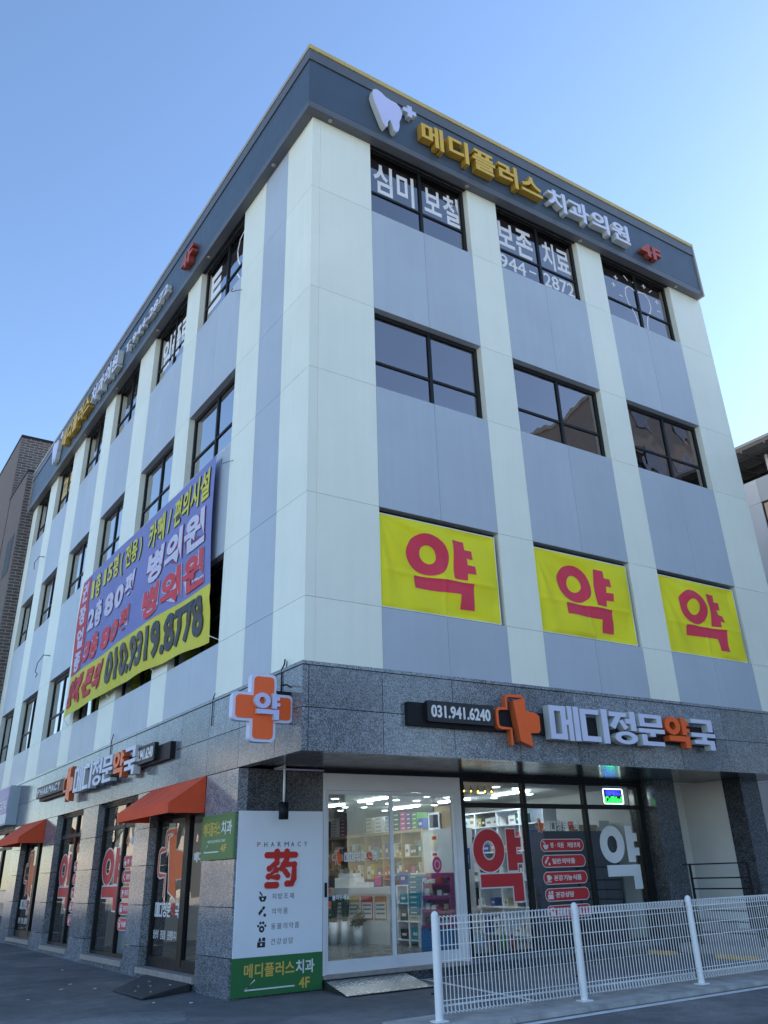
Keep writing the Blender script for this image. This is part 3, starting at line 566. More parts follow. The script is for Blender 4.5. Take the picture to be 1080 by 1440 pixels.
# side shop: windows and doors
def side_open(a, b, z0, key, door):
    fr = MB(); x = 0.12; f = 0.07; zt = 3.06
    fr.box(x, x + .09, a + .003, a + f, z0, zt); fr.box(x, x + .09, b - f, b - .003, z0, zt); fr.box(x, x + .09, a + f, b - f, zt - .07, zt); fr.box(x, x + .09, a + f, b - f, z0, z0 + .06)
    o = fr.build('shop_door' if door else 'shop_window', 'frame_black', B)
    my = a + (b - a) * (0.44 if not door else 0.42); mw = .04 if not door else .11
    MB().box(x - .004, x + .086, my - mw, my + mw, z0 + .06, zt - .07).build('mullion', 'frame_black', o)
    for p, q in ((a + f, my - mw), (my + mw, b - f)):
        MB().box(x + .004, x + .082, p, q, 2.52, 2.60).build('transom', 'frame_black', o)
        if door: MB().box(x + .004, x + .082, p, q, z0 + .06, z0 + .16).build('rail', 'frame_black', o)
        zb = z0 + (.16 if door else .06)
        MB().box(x + .04, x + .048, p, q, zb, 2.52).build('pane', 'glass_shop', o); MB().box(x + .04, x + .048, p, q, 2.60, zt - .07).build('pane', 'glass_shop', o)
    bx('stone_sill', B, 'stone_sill', -.07, .34, a + .002, b - .002, z0 - .09, z0 - .002)
    bx('granite_tile', B, 'granite', -.028, .34, a + .002, b - .002, -.05, z0 - .092)
    bx('lintel', B, 'granite_dark', .13, .42, a, b, 3.062, 3.3)
    WIN['S', key] = o; return o
side_open(3.33, 6.0, .20, 0, True); side_open(6.84, 9.5, .24, 1, False); side_open(10.68, 13.05, .27, 2, False); side_open(14.2, 16.8, .31, 3, True); side_open(17.9, 22.9, .33, 4, True)
gW = PL(.158)
for k, a, b in ((1, 6.84, 9.5), (2, 10.68, 13.05)):
    w = WIN['S', k]; c = a + (b - a) * .44
    yak(MB(), gW, (-b + .16, -c - .06, 1.02, 2.16), 0, .002, pad=.025).build('sticker_edge', 'sticker_white', w); yak(MB(), gW, (-b + .16, -c - .06, 1.02, 2.16), .0021, .004).build('sticker_syllable', 'sticker_red', w)
    cross(gW, (-c + .12, -c + .3, 2.16, 2.38), .003, w, ['sticker_orange'], ['sticker_orange'], ('sticker_cross', 'sticker_outline'), outline='sticker_white')
    hangul('sticker_letter', '메디정문', gW, (-c + .34, -a - .09, 2.18, 2.34), .003, SW, w, .035)
    pills(gW, -c + .06, -c + 1.5, [2.0, 1.73, 1.45, 1.18, .91], .22, w, clip=-a - .075)
for k, a, b in ((0, 3.33, 6.0), (3, 14.2, 16.8)):
    w = WIN['S', k]; c = a + (b - a) * .42
    cross(gW, (-b + .12, -c - .17, 1.24, 2.34), .004, w, ['sticker_orange'], ['sticker_orange'], ('sticker_cross', 'sticker_outline'), wd=.05, outline='sticker_white')
    block_name(gW, (-b + .14, -c - .2, .96, 1.18), 0, .003, w, SW, ['sticker_red'], .12, 'sticker_letter')
    hangul('sticker_text', '당신의 건강을 응원합니다', gW, (-b + .16, -c - .24, .62, .76), .003, SW, w, .01, one=True)
    hangul('sticker_letter', '메디정문', gW, (-c + .3, -a - .1, 1.78, 1.94), .003, SW, w, .035)
# ================================================================== signs
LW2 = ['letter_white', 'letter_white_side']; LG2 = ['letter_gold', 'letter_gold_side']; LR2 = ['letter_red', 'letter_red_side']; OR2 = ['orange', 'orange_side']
TOOTH = [(.05, .95), (.16, 1), (.30, .97), (.44, .90), (.60, .88), (.78, .88), (.90, .80), (.97, .66), (.93, .50), (.86, .36), (.86, .22), (.82, .08), (.74, 0), (.66, .03), (.62, .16), (.56, .28), (.49, .20), (.47, .06), (.41, .0), (.33, .08), (.26, .22), (.16, .42), (.07, .60), (.01, .78)]
def clinic(name, label, fn, P, mirror=False):
    t = thing(name, label, 'sign', P['loc'])
    u0, u1, v0, v1 = P['tooth']; T = lambda p: (u0 + p[0] * (u1 - u0), v0 + p[1] * (v1 - v0))
    MB().prism([T(p) for p in TOOTH], fn, 0.02, 0.17, 0, 1).build('tooth_logo', ['lilac', 'letter_white_side'], t)
    u, v, q = P['plus']; s = q / 3
    MB().prism([(u - q, v - s), (u - s, v - s), (u - s, v - q), (u + s, v - q), (u + s, v - s), (u + q, v - s), (u + q, v + s), (u + s, v + s), (u + s, v + q), (u - s, v + q), (u - s, v + s), (u - q, v + s)], fn, .02, .15, 0, 1).build('plus_logo', ['lilac', 'letter_white_side'], t)
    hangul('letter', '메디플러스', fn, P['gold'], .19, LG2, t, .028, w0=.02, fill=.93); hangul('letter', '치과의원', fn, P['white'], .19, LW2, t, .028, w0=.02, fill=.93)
    text('floor_number', '4F', fn, P['f4'], .17, LR2, t, .03, w0=.02)
    if 'tel' in P: text('phone_number', 'T.944-2872', fn, P['tel'], .14, LW2, t, .02, w0=.02)
    return t
clinic('clinic_sign', 'gold and white raised letters with tooth logo on the front roof fascia', PF(-.2), dict(loc=(5.7, -.2, 15.5), tooth=(1.22, 2.02, 15.62, 16.64), plus=(2.22, 16.50, .17), gold=(2.42, 6.06, 15.70, 16.36), white=(6.14, 9.1, 15.68, 16.30), f4=(9.48, 10.26, 15.66, 16.08)))
clinic('clinic_sign', 'gold and white raised letters with tooth logo along the left side roof fascia', PL(-.2), dict(loc=(-.2, 14, 15.5), tooth=(-20.2, -19.2, 15.62, 16.64), plus=(-18.95, 16.50, .17), gold=(-18.6, -14.95, 15.70, 16.36), white=(-14.85, -11.8, 15.68, 16.30), f4=(-6.55, -5.75, 15.66, 16.12), tel=(-11.3, -7.6, 15.78, 16.1)))

def pharm(label, fn, P, side):
    t = thing('pharmacy_sign', label, 'sign', P['loc'])
    a, b, c, d = P['rail']; MB().prism([(a, c), (b, c), (b, d), (a, d)], fn, .0, .10).build('back_box', 'sign_black', t)
    a, b, c, d = P['num']; MB().prism(roundrect(a, b, c, d, .03), fn, .10, .18, 0, 1).build('number_panel', ['sign_grey', 'sign_black'], t)
    text('phone_number', '031.941.6240', fn, (a + .07, b - .07, c + .06, d - .06), .19, ['sticker_white'], t, .025, w0=.1801)
    cross(fn, P['cross'], .13, t, OR2, OR2, ('cross_solid', 'cross_outline'), wd=.05, w0=.10)
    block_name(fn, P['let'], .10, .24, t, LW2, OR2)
    if side:
        a, b, c, d = P['en']; MB().prism([(a, c), (b, c), (b, d), (a, d)], fn, .10, .17, 0, 1).build('name_panel', ['sign_grey', 'sign_black'], t)
        
        for k, ch in enumerate('PHARMACY'):
            cw = (b - a - .4) / 8; text('letter', ch, fn, (a + .14 + k * cw, a + .14 + (k + .78) * cw, c + .05, d - .05), .185, ['sticker_white'], t, .02, w0=.1701)
    return t
pharm('orange cross and white block letters with phone number above the front shop window', PF(-.03), dict(loc=(5.2, -.03, 3.4), rail=(1.72, 8.92, 3.50, 3.84), num=(2.02, 3.32, 3.56, 3.87), cross=(3.36, 4.26, 3.27, 4.07), let=(4.46, 8.76, 3.42, 3.96)), False)
pharm('orange cross and white block letters with dark PHARMACY panel on the left side wall', PL(-.03), dict(loc=(-.03, 9, 3.4), rail=(-14.9, -4.95, 3.53, 3.83), num=(-6.83, -5.6, 3.57, 3.90), cross=(-12.1, -11.1, 3.28, 4.06), let=(-11.0, -6.5, 3.43, 3.96), en=(-15.0, -12.2, 3.60, 3.88)), True)

# blade sign at the corner
t = thing('blade_sign', 'orange cross sign with white border jutting from the side wall near the corner', 'sign', (-.03, .29, 3.6))
def plus_poly(cx, cy, R_, a, r):
    pts = []
    def arc(x, y, s, e):
        for k in range(5): q = R(s + (e - s) * k / 4); pts.append((x + r * math.cos(q), y + r * math.sin(q)))
    for q in range(4):
        for px, py, s in ((R_ - r, -a + r, -90), (R_ - r, a - r, 0)):
            ang = R(90 * q); x = px * math.cos(ang) - py * math.sin(ang); y = px * math.sin(ang) + py * math.cos(ang); arc(cx + x, cy + y, s + 90 * q, s + 90 + 90 * q)
        ang = R(90 * q); x, y = a, a; pts.append((cx + x * math.cos(ang) - y * math.sin(ang), cy + x * math.sin(ang) + y * math.cos(ang)))
    return pts
cx, cz = -.485, 3.665; fB = PF(.38)
MB().prism(plus_poly(cx, cz, .465, .195, .07), fB, -.02, .10).build('border_box', 'letter_white', t)
MB().prism(plus_poly(cx, cz, .425, .155, .055), fB, .10, .112).build('orange_face', 'orange', t)
yak(MB(), fB, (cx - .17, cx + .235, cz - .17, cz + .19), .112, .17, 0, 1).build('syllable', ['lilac', 'letter_white_side'], t)
MB().path([(-.03, .33, 3.99), (-.1, .33, 4.02), (-.2, .33, 4.0)], .012).path([(-.03, .5, 4.3), (-.06, .42, 4.38)], .008).build('bracket', 'cable', t)
MB().box(-.30, -.03, .32, .36, 3.86, 3.92).build('arm', 'frame_black', t)

# awnings
def awning(y0, y1, label):
    t = thing('awning', label, 'awning', (-.03, y0, 2.5), 'orange awnings over the side doors')
    x0, x1 = -.034, -.64; zt, zf, zb = 3.06, 2.65, 2.50; th = .012
    MB().hexa([(x1, y0, zf), (x0, y0, zt), (x0, y1, zt), (x1, y1, zf), (x1, y0, zf + th), (x0, y0, zt + th), (x0, y1, zt + th), (x1, y1, zf + th)]).build('top_cloth', 'awning', t)
    MB().box(x1 - th, x1, y0, y1, zb, zf + th).build('front_valance', 'awning', t)
    for k in range(1, 4):
        ys_ = y0 + (y1 - y0) * k / 4; MB().hexa([(x1, ys_ - .012, zf + th), (x0, ys_ - .012, zt + th), (x0, ys_ + .012, zt + th), (x1, ys_ + .012, zf + th), (x1, ys_ - .012, zf + th + .005), (x0, ys_ - .012, zt + th + .005), (x0, ys_ + .012, zt + th + .005), (x1, ys_ + .012, zf + th + .005)]).build('seam', 'awning', t)
    MB().box(x1 - th - .004, x1 - th - .0005, y0, y1, zb, zb + .02).build('hem', 'awning', t)
    for y in (y0, y1 - th): MB().prism([(x1, zb), (x0, zb), (x0, zt), (x1, zf)], lambda u, v, w, y=y: (u, y + .012 - w, v), 0.0, .011).build('side_cheek', 'awning', t)
    for p, q in (((x1 + .02, y0 + .03, zb + .03), (x1 + .02, y1 - .03, zb + .03)), ((x0 - .02, y0 + .03, zt - .04), (x0 - .02, y1 - .03, zt - .04)), ((x0 - .02, (y0 + y1) / 2, zb + .05), (x1 + .02, (y0 + y1) / 2, zb + .05))): MB().tube(p, q, .014, n=8).build('frame_tube', 'frame_black', t)
awning(3.345, 6.03, 'orange awning over the side door nearest the corner'); awning(14.2, 16.85, 'orange awning over the far side door beside the cafe sign')

# green clinic sign on the side wall, tall board in the recess, board lamp
t = thing('clinic_plate', 'small green dental clinic direction sign on the side granite wall', 'sign', (-.03, 2.66, 1.79)); f = PL(-.031)
MB().prism([(-3.32, 1.79), (-2.03, 1.79), (-2.03, 2.43), (-3.32, 2.43)], f, 0, .03).build('plate', 'sign_green', t)
hangul('letter', '메디플러스', f, (-3.24, -2.56, 2.13, 2.33), .034, ['print_gold'], t, .015, w0=.0301); hangul('letter', '치과', f, (-2.55, -2.12, 2.13, 2.33), .034, SW, t, .015, w0=.0301)
tag(text('english_name', 'MEDI PLUS DENTAL CLINIC', f, (-3.05, -2.35, 2.03, 2.07), .033, ['ban_hem'], t, 0, w0=.0301), kind='stuff')
stroke(MB(), [(-3.04, 2.0), (-3.18, 1.90), (-2.6, 1.90)], .018, f, .03, .034).build('arrow', 'sticker_white', t); text('floor_number', '4F', f, (-2.52, -2.30, 1.89, 2.0), .034, ['print_gold'], t, .015, w0=.0301)
stroke(MB(), [(-3.29, 1.82), (-2.06, 1.82), (-2.06, 2.40), (-3.29, 2.40), (-3.29, 1.82)], .012, f, .03, .032).build('border_line', 'sign_green', t)

t = thing('pharmacy_board', 'tall white pharmacy board with red character and green foot beside the door', 'sign', (.72, 2.03, 0)); f = PF(2.048)
MB().prism([(.003, .50), (1.46, .50), (1.46, 2.445), (.003, 2.445)], f, 0, .03).build('white_panel', 'board_white', t)
MB().prism([(.003, .02), (1.46, .02), (1.46, .497), (.003, .497)], f, 0, .03).build('green_panel', 'board_green', t)
f3 = PF(2.018)
for i, ch in enumerate('PHARMACY'):
    u = .32 + i * .115; text('letter', ch, f3, (u, u + (.052 if ch != 'M' else .074), 1.94, 2.005), .003, ['letter_red' if i == 0 else 'print_black'], t, .0)
rc = bx('red_character', t, 'print_red', .60, .602, 2.010, 2.016, 1.80, 1.801)
for k, pts in enumerate(([(.06, .86), (.95, .86)], [(.37, .95), (.37, .77)], [(.68, .95), (.68, .77)], [(.37, .66), (.14, .50), (.36, .46), (.12, .29), (.40, .27)], [(.08, .06), (.37, .06)], [(.66, .70), (.53, .50)], [(.58, .60), (.92, .60), (.91, .22), (.84, .09), (.70, .09)], [(.63, .42), (.72, .31)])):
    mb = MB(); P_ = [(.455 + a * .54, 1.385 + b * .51) for a, b in pts]; w1_ = .016 + .0012 * k; wd = .088 if k != 7 else .075
    stroke(mb, P_, wd, f3, 0, w1_)
    for u, v in P_: mb.prism([(u + wd / 2 * math.cos(q_ * .3927), v + wd / 2 * math.sin(q_ * .3927)) for q_ in range(16)], f3, 0, w1_ + .0004)
    mb.build('brush_stroke', 'print_red', rc)
for i, (s, k) in enumerate((('처방조제', 0), ('의약품', 1), ('동물의약품', 2), ('건강상담', 3))):
    zc_ = 1.265 - i * .196; icon(k, f3, .44, zc_, .15, 0, .003, 'print_black', t, 'board_white'); hangul('small_text', s, f3, (.58, .58 + .098 * len(s), zc_ - .04, zc_ + .04), .003, ['print_grey'], t, .005, one=True, fill=.82)
hangul('letter', '메디플러스', f3, (.17, 1.0, .245, .42), .004, ['print_gold'], t, .02); hangul('letter', '치과', f3, (1.0, 1.33, .245, .42), .004, SW, t, .02)
text('floor_number', '4F', f3, (1.07, 1.25, .06, .195), .004, ['print_gold'], t, .02); stroke(MB(), [(.36, .22), (.20, .10), (1.0, .10)], .018, f3, 0, .004).build('arrow', 'sticker_white', t)
t = thing('board_lamp', 'black cylinder lamp on a white drop pipe over the pharmacy board', 'lamp', (.55, 1.62, 3.0))
MB().tube((.55, 1.62, 2.30), (.55, 1.62, 2.54), .075, n=18).build('lamp_body', 'sign_black', t); MB().tube((.55, 1.62, 2.54), (.55, 1.62, 3.09), .018, n=10).build('drop_pipe', 'frame_door', t); MB().tube((.55, 1.98, 3.06), (1.45, 1.98, 3.06), .014, n=8).tube((.55, 1.62, 3.06), (.55, 1.98, 3.06), .014, n=8).build('conduit', 'frame_door', t)

# cafe sign on the left
t = thing('cafe_sign', 'purple and white cafe box sign at the left edge of the side wall', 'sign', (-.03, 18.3, 3.1))
MB().box(-.33, -.034, 17.95, 21.6, 3.14, 4.22).build('sign_box', 'pale_blue', t); MB().box(-.342, -.331, 17.99, 21.56, 3.45, 4.18).build('purple_face', 'violet_face', t); MB().box(-.342, -.331, 17.99, 21.56, 3.18, 3.445).build('white_face', 'board_white', t)
text('word', 'cafe', PL(-.343), (-19.3, -18.15, 3.60, 3.95), .004, SW, t, .01)

# ================================================================== banners
def sheet(name, fn, u0, u1, v0, v1, n, m_, warp, mat, parent, th=.004):
    mb = MB(); P = [[fn(*(lambda p: (p[0], p[1], p[2]))(warp(u0 + (u1 - u0) * i / n, v0 + (v1 - v0) * j / m_))) for i in range(n + 1)] for j in range(m_ + 1)]
    vs_ = [p for r in P for p in r]; w_ = n + 1
    mb.add(vs_, [(j * w_ + i, j * w_ + i + 1, (j + 1) * w_ + i + 1, (j + 1) * w_ + i) for j in range(m_) for i in range(n)], 0, True)
    o = mb.build(name, mat, parent); return o
def bend(mb, fn, warp, off, step, box):
    """cut a flat (u, v) mesh along a grid and lay it on the warped sheet"""
    bm = bmesh.new(); vv = [bm.verts.new((v[0], v[1], 0)) for v in mb.v]
    for f in mb.f:
        try: bm.faces.new([vv[i] for i in f])
        except ValueError: pass
    for ax, lo, hi in ((0, box[0], box[1]), (1, box[2], box[3])):
        k = lo + step
        while k < hi:
            bmesh.ops.bisect_plane(bm, geom=bm.verts[:] + bm.edges[:] + bm.faces[:], plane_co=(k, 0, 0) if ax == 0 else (0, k, 0), plane_no=(1, 0, 0) if ax == 0 else (0, 1, 0)); k += step
    out = MB(); bm.verts.index_update(); vl = []
    for v in bm.verts:
        u, z, w = warp(v.co.x, v.co.y); vl.append(fn(u, z, w + off))
    out.add(vl, [tuple(v.index for v in f.verts) for f in bm.faces]); bm.free(); return out
FL = lambda u, v, w: (u, v, w)
def flat_glyph(s, bold, rect, hang=True, fill=.95, shear=0.0, outline=0.0):
    mb = MB(); u0, u1, v0, v1 = rect
    gs = [glyph(ch, bold) if ch != ' ' else None for ch in s] if hang else [glyph(s, bold)]
    lo = min(min(v[1] for v in g[0]) for g in gs if g); hi = max(max(v[1] for v in g[0]) for g in gs if g); cw = (u1 - u0) / len(gs)
    for i, g in enumerate(gs):
        if not g: continue
        vs, fs, nz = g; keep = [f for f, n in zip(fs, nz) if n > .5]; a = min(v[0] for v in vs); b = max(v[0] for v in vs)
        wd = (.88 * cw if s[i] in '0123456789' and s[i] != '1' else .5 * cw if s[i] == '1' else min(1.0, (b - a) / .9) * fill * cw) if hang else cw; c = u0 + (i + .5) * cw; base = len(mb.v)
        mb.v += [(c - wd / 2 + (x - a) / (b - a) * wd, v0 + (y - lo) / (hi - lo) * (v1 - v0), 0) for x, y, z in vs]
        for f in keep: mb.f.append([base + q for q in f]); mb.m.append(0); mb.s.append(False)
    return mb
def fpoly(poly): mb = MB(); mb.add([(u, v, 0) for u, v in poly], [tuple(range(len(poly)))]); return mb
def yellow_banner(a, b, seed, label):
    t = thing('yellow_banner', label, 'banner', ((a + b) / 2, .08, 5.3), 'yellow medicine banners'); r = random.Random(seed)
    u0, u1, v0, v1 = a + .015, b - .08, 5.31, 6.93; ph = [r.uniform(0, 6) for _ in range(4)]
    def warp(u, v):
        s = (u - u0) / (u1 - u0); q = (v - v0) / (v1 - v0)
        ed = min(1, s / .06) * min(1, (1 - s) / .06) * min(1, q / .05) * min(1, (1 - q) / .05); dg = math.hypot(s, (1 - q) * .62); an = math.atan2((1 - q) * .62, s + 1e-6)
        w = .03 * math.sin(3.1 * (s * 2 + q * 1.5) + ph[0]) + .022 * math.sin(7 * (s - q * .8) + ph[1]) + .045 * math.sin(15 * an + ph[2]) * min(1, dg * 2) * max(0, 1 - dg * 1.1) + .03 * math.sin(15 * (s * .9 + q) + ph[3]) * s * (1 - q) + .020 * math.exp(-((q - .40) / .022) ** 2) + .020 * math.exp(-((s - .52) / .016) ** 2) * (1 - q) + .012 * math.sin(26 * (s + q * .5) + ph[0]) * (1 - q) * q * 3
        w = max(-.075, w * ed)
        return u, v, w
    fn = PF(.035)
    sheet('cloth', fn, u0, u1, v0, v1, 80, 56, warp, 'ban_yellow', t)
    h = .018
    for poly in ([(u0, v0), (u1, v0), (u1, v0 + h), (u0, v0 + h)], [(u0, v1 - h), (u1, v1 - h), (u1, v1), (u0, v1)], [(u1 - h, v0 + h), (u1, v0 + h), (u1, v1 - h), (u1 - h, v1 - h)]): bend(fpoly(poly), fn, warp, .003, .05, (u0, u1, v0, v1)).build('hem', 'ban_hem', t)
    m = MB(); W = u1 - u0; yak(m, lambda u, v, w: (u, v, w), (u0 + W * .215, u0 + W * .79, v0 + .17, v1 - .22), 0, 1)
    # keep only the front faces of the syllable
    e = MB(); e.v = m.v; keep = [i for i, f in enumerate(m.f) if all(m.v[q][2] > .5 for q in f)]; e.f = [m.f[i] for i in keep]; e.m = [0] * len(keep); e.s = [False] * len(keep)
    bend(e, fn, warp, .006, .0309, (u0, u1, v0, v1)).build('printed_syllable', 'ban_red', t)
yellow_banner(1.375, 3.961, 1, 'yellow banner with red syllable in the second-floor window nearest the corner'); yellow_banner(4.813, 7.404, 2, 'yellow banner with red syllable in the middle second-floor front window'); yellow_banner(8.249, 10.833, 3, 'yellow banner with red syllable in the rightmost second-floor front window')

t = thing('rental_banner', 'large blue and yellow rental banner hung across the left side windows', 'banner', (-.12, 8.5, 5.3))
def warpB(u, v):
    s = (u + 13.27) / 9.6; q = (v - 5.4) / 3.8
    w = .05 * math.sin(3 * s + 1) * (1 - q) + .03 * math.sin(11 * s + 4 * q) * (1 - q) + .02 * math.sin(23 * s - 7 * q) * (.3 + .7 * (1 - q)) + .025 * math.sin(6 * (s - q)) + .05 * math.exp(-((q - .12 - .1 * s) / .035) ** 2) * math.sin(9 * s)
    lift = .10 * math.sin(math.pi * s) * max(0, 1 - q * 2.2) + .012 * math.sin(31 * s) * max(0, 1 - q * 4)
    return u + .22 * (1 - q) * (s - .35) * .35, v + lift - .04 * (1 - q) * s, w
fB2 = PL(-.13); U0, U1, V0, V1 = -13.25, -3.68, 5.42, 9.2; VB = 6.53
def pr(m, off, mat, name='printed_text'): return bend(m, fB2, warpB, off, .14, (U0, U1, V0, V1)).build(name, mat, t)
sheet('blue_field', fB2, U0, U1, VB, V1, 70, 26, warpB, 'ban_blue', t); sheet('yellow_field', fB2, U0, U1, V0, VB, 70, 12, warpB, 'ban_lemon', t)
pr(fpoly([(U0 + .05, VB + .03), (U0 + .95, VB + .03), (U0 + .95, V1 - .08), (U0 + .05, V1 - .08)]), .010, 'ban_crimson', 'crimson_strip')
for i, ch in enumerate('권장업종'): pr(flat_glyph(ch, .05, (U0 + .22, U0 + .8, V1 - .70 - i * .64, V1 - .16 - i * .64)), .018, 'ban_textwhite')
def row(s, rect, bold, col, edge, hang=True, ob=.035): pr(flat_glyph(s, bold + ob, rect, hang), .016, edge); pr(flat_glyph(s, bold, rect, hang), .024, col)
row('1층', (-12.2, -11.3, 8.34, 9.0), .03, 'ban_textlemon', 'print_black'); row('15평(전용)', (-11.15, -7.95, 8.34, 9.02), .03, 'ban_textlemon', 'print_black'); row('카페/편의시설', (-7.6, -3.85, 8.34, 9.02), .03, 'ban_textlemon', 'print_black')
row('2층', (-12.2, -10.9, 7.48, 8.2), .05, 'ban_textwhite', 'ban_maroon'); row('80평', (-10.7, -8.3, 7.48, 8.2), .05, 'ban_textwhite', 'ban_maroon'); row('병의원', (-7.5, -3.95, 7.44, 8.22), .05, 'ban_textwhite', 'ban_maroon')
row('3층', (-12.2, -10.9, 6.62, 7.34), .05, 'ban_textred', 'ban_textwhite'); row('80평', (-10.7, -8.3, 6.62, 7.34), .05, 'ban_textred', 'ban_textwhite'); row('병의원', (-7.5, -3.95, 6.60, 7.36), .05, 'ban_textred', 'ban_textwhite')
row('임대', (-13.1, -11.7, 5.62, 6.4), .05, 'ban_textred', 'ban_textred', ob=.0); row('문의', (-11.5, -10.1, 5.62, 6.4), .05, 'ban_textred', 'ban_textred', ob=.0); row('010.9319.8778', (-9.75, -3.95, 5.60, 6.42), .045, 'print_black', 'print_black', False, ob=.0)
for p, q in (((-.13, 3.7, 9.18), (-.0, 3.45, 9.3)), ((-.13, 3.45, 5.45), (.1, 3.36, 5.36)), ((-.13, 13.25, 9.2), (0, 13.4, 9.35)), ((-.13, 13.3, 5.42), (0, 13.45, 5.3)), ((-.13, 6.6, 5.5), (.1, 6.7, 5.34)), ((-.13, 9.7, 5.5), (.1, 9.9, 5.34))): MB().tube(p, q, .008, n=6).build('tie_rope', 'ban_hem', t)

# loose cable tails left on the cladding
def cable(pts, label, m='cable', r=.008): tag(MB().path(pts, r).build('loose_cable', m, None, pts[0]), label, 'cable', 'loose cable tails')
cable([(0, 3.20, 13.08), (-.10, 3.26, 13.06), (-.14, 3.40, 13.10), (-.12, 3.52, 13.2), (-.1, 3.50, 13.28)], 'short black cable curling out of the blue panel under the fourth-floor corner window')
cable([(0, 3.1, 8.86), (-.12, 3.18, 8.82), (-.14, 3.34, 8.84), (-.1, 3.48, 8.96), (-.08, 3.5, 9.04)], 'thin cable curling out of the white strip beside the rental banner top', r=.006)
cable([(0, 20.3, 12.2), (-.16, 20.5, 12.25), (-.2, 21.0, 12.15), (-.12, 21.3, 12.0)], 'grey cable hanging from the far left cladding under the top windows', r=.012)
cable([(0, 16.9, 7.9), (-.16, 17.1, 7.95), (-.2, 17.6, 7.8), (-.15, 18.0, 7.6), (-.12, 17.8, 7.5), (-.1, 18.1, 7.45)], 'grey cable loop hanging left of the rental banner', r=.012)
cable([(-.03, .55, 4.44), (-.06, .5, 4.36), (-.045, .62, 4.30), (-.045, .62, 3.98)], 'black cable running down the granite above the orange blade sign', r=.012)
cable([(-.03, 3.2, 4.4), (-.06, 3.2, 4.32), (-.045, 3.25, 4.28), (-.045, 3.25, 3.86)], 'thin black cable down the side granite right of the phone number panel', r=.008)
cable([(-.03, 9.0, 4.5), (-.06, 9.0, 4.34), (-.045, 9.05, 4.25), (-.045, 9.05, 3.9)], 'thin black cable down to the side pharmacy sign', r=.010)

# ================================================================== ramps, railing, fence, stops
t = thing('entrance_ramp', 'silver checker-plate ramp in front of the white sliding door', 'ramp', (1.9, 1.4, 0))
MB().hexa([(1.49, 2.02, 0), (2.93, 2.02, 0), (2.93, 1.08, 0), (1.49, 1.08, 0), (1.49, 2.02, .125), (2.93, 2.02, .125), (2.75, .98, .02), (1.28, .98, .02)][::1]).build('plate', 'tread_plate', t)
t = thing('entrance_ramp', 'dark rubber ramp on the asphalt before the orange-cross side door', 'ramp', (-.5, 4.2, 0))
MB().add([(-.08, 3.36, 0), (-.08, 5.4, 0), (-.95, 4.35, .03), (-.95, 2.95, .03), (-.08, 3.36, .12), (-.08, 5.4, .12), (-.92, 4.35, .045), (-.92, 2.97, .045)], [(0, 1, 2, 3), (4, 7, 6, 5), (0, 4, 5, 1), (1, 5, 6, 2), (2, 6, 7, 3), (3, 7, 4, 0)]).build('plate', 'ramp_dark', t)
for x, y in ((-.3, 3.6), (-.5, 3.9), (-.7, 3.3), (-.62, 4.1), (-.35, 4.4), (-.8, 3.7)): MB().lathe([(0, .012), (.018, .01), (.022, 0)], (x, y, .12 - (-.08 - x) * .0893 + .002), 8).build('bolt_head', 'cap_grey', t)

t = thing('hand_railing', 'thin black metal railing along the entrance step on the right', 'railing', (9.15, .5, .16))
for y in (1.18, -.12): MB().box(9.135, 9.165, y - .02, y + .02, .161, 1.5).build('post', 'frame_black', t)
for z in (1.5, 1.26, 1.08, .9, .72, .54, .36): MB().box(9.14, 9.16, -.14, 1.35 if z == 1.5 else 1.2, z - .012, z + .012).build('rail', 'frame_black', t)

FN = thing('mesh_fence', 'white welded wire fence with round posts along the kerb', 'fence', (2.9, -1.95, 0))
px = [.72, 2.93, 5.14, 7.35, 9.56]
for x in px:
    MB().lathe([(.044, .05), (.044, 1.07), (.041, 1.085), (.03, 1.105), (.015, 1.115), (0, 1.118)], (x, -1.95, 0), 16).build('post', 'fence_white', FN)
    MB().box(x - .08, x + .08, -2.02, -1.88, .05, .064).build('base_plate', 'fence_white', FN)
    for z in (.30, .92): MB().box(x - .05, x + .05, -1.895, -1.885, z, z + .02).build('clamp', 'sign_grey', FN)
for a, b in zip(px[:-1], px[1:]):
    mb = MB(); n = 39; prof = [(.07, .19), (.062, .125), (.0, .115), (.0, 1.045), (.062, 1.06), (.075, .98)]
    for k in range(n):
        x = a + .06 + (b - a - .12) * k / (n - 1)
        for (y0, z0), (y1, z1) in zip(prof[:-1], prof[1:]): mb.tube((x, -1.95 + y0, z0), (x, -1.95 + y1, z1), .0058, n=4, cap=False)
    for y, z in ((0, .24), (.0, .62), (0, .77), (0, .92), (.075, .98), (.07, .19), (-.006, .98), (-.006, .19)): mb.tube((a + .03, -1.95 + y - .006, z), (b - .03, -1.95 + y - .006, z), .0048, n=5)
    tag(mb.build('wire_panel', 'fence_white', FN), kind='stuff')
for y0, y1, lab in ((1.47, 2.2, 'yellow wheel stop bar near the shop window behind the fence'), (-.36, .52, 'yellow wheel stop bar nearest the entrance step behind the fence')):
    t = thing('wheel_stop', lab, 'wheel stop', (8.65, y0, 0)); MB().hexa([(8.58, y0, .004), (8.74, y0, .004), (8.74, y1, .004), (8.58, y1, .004), (8.61, y0, .06), (8.71, y0, .06), (8.71, y1, .06), (8.61, y1, .06)]).build('bar', 'yellow_paint', t)
    for y in (y0 + .12, y1 - .12): MB().lathe([(0, .008), (.02, .006), (.022, 0)], (8.66, y, .061), 8).build('bolt_head', 'cap_grey', t)
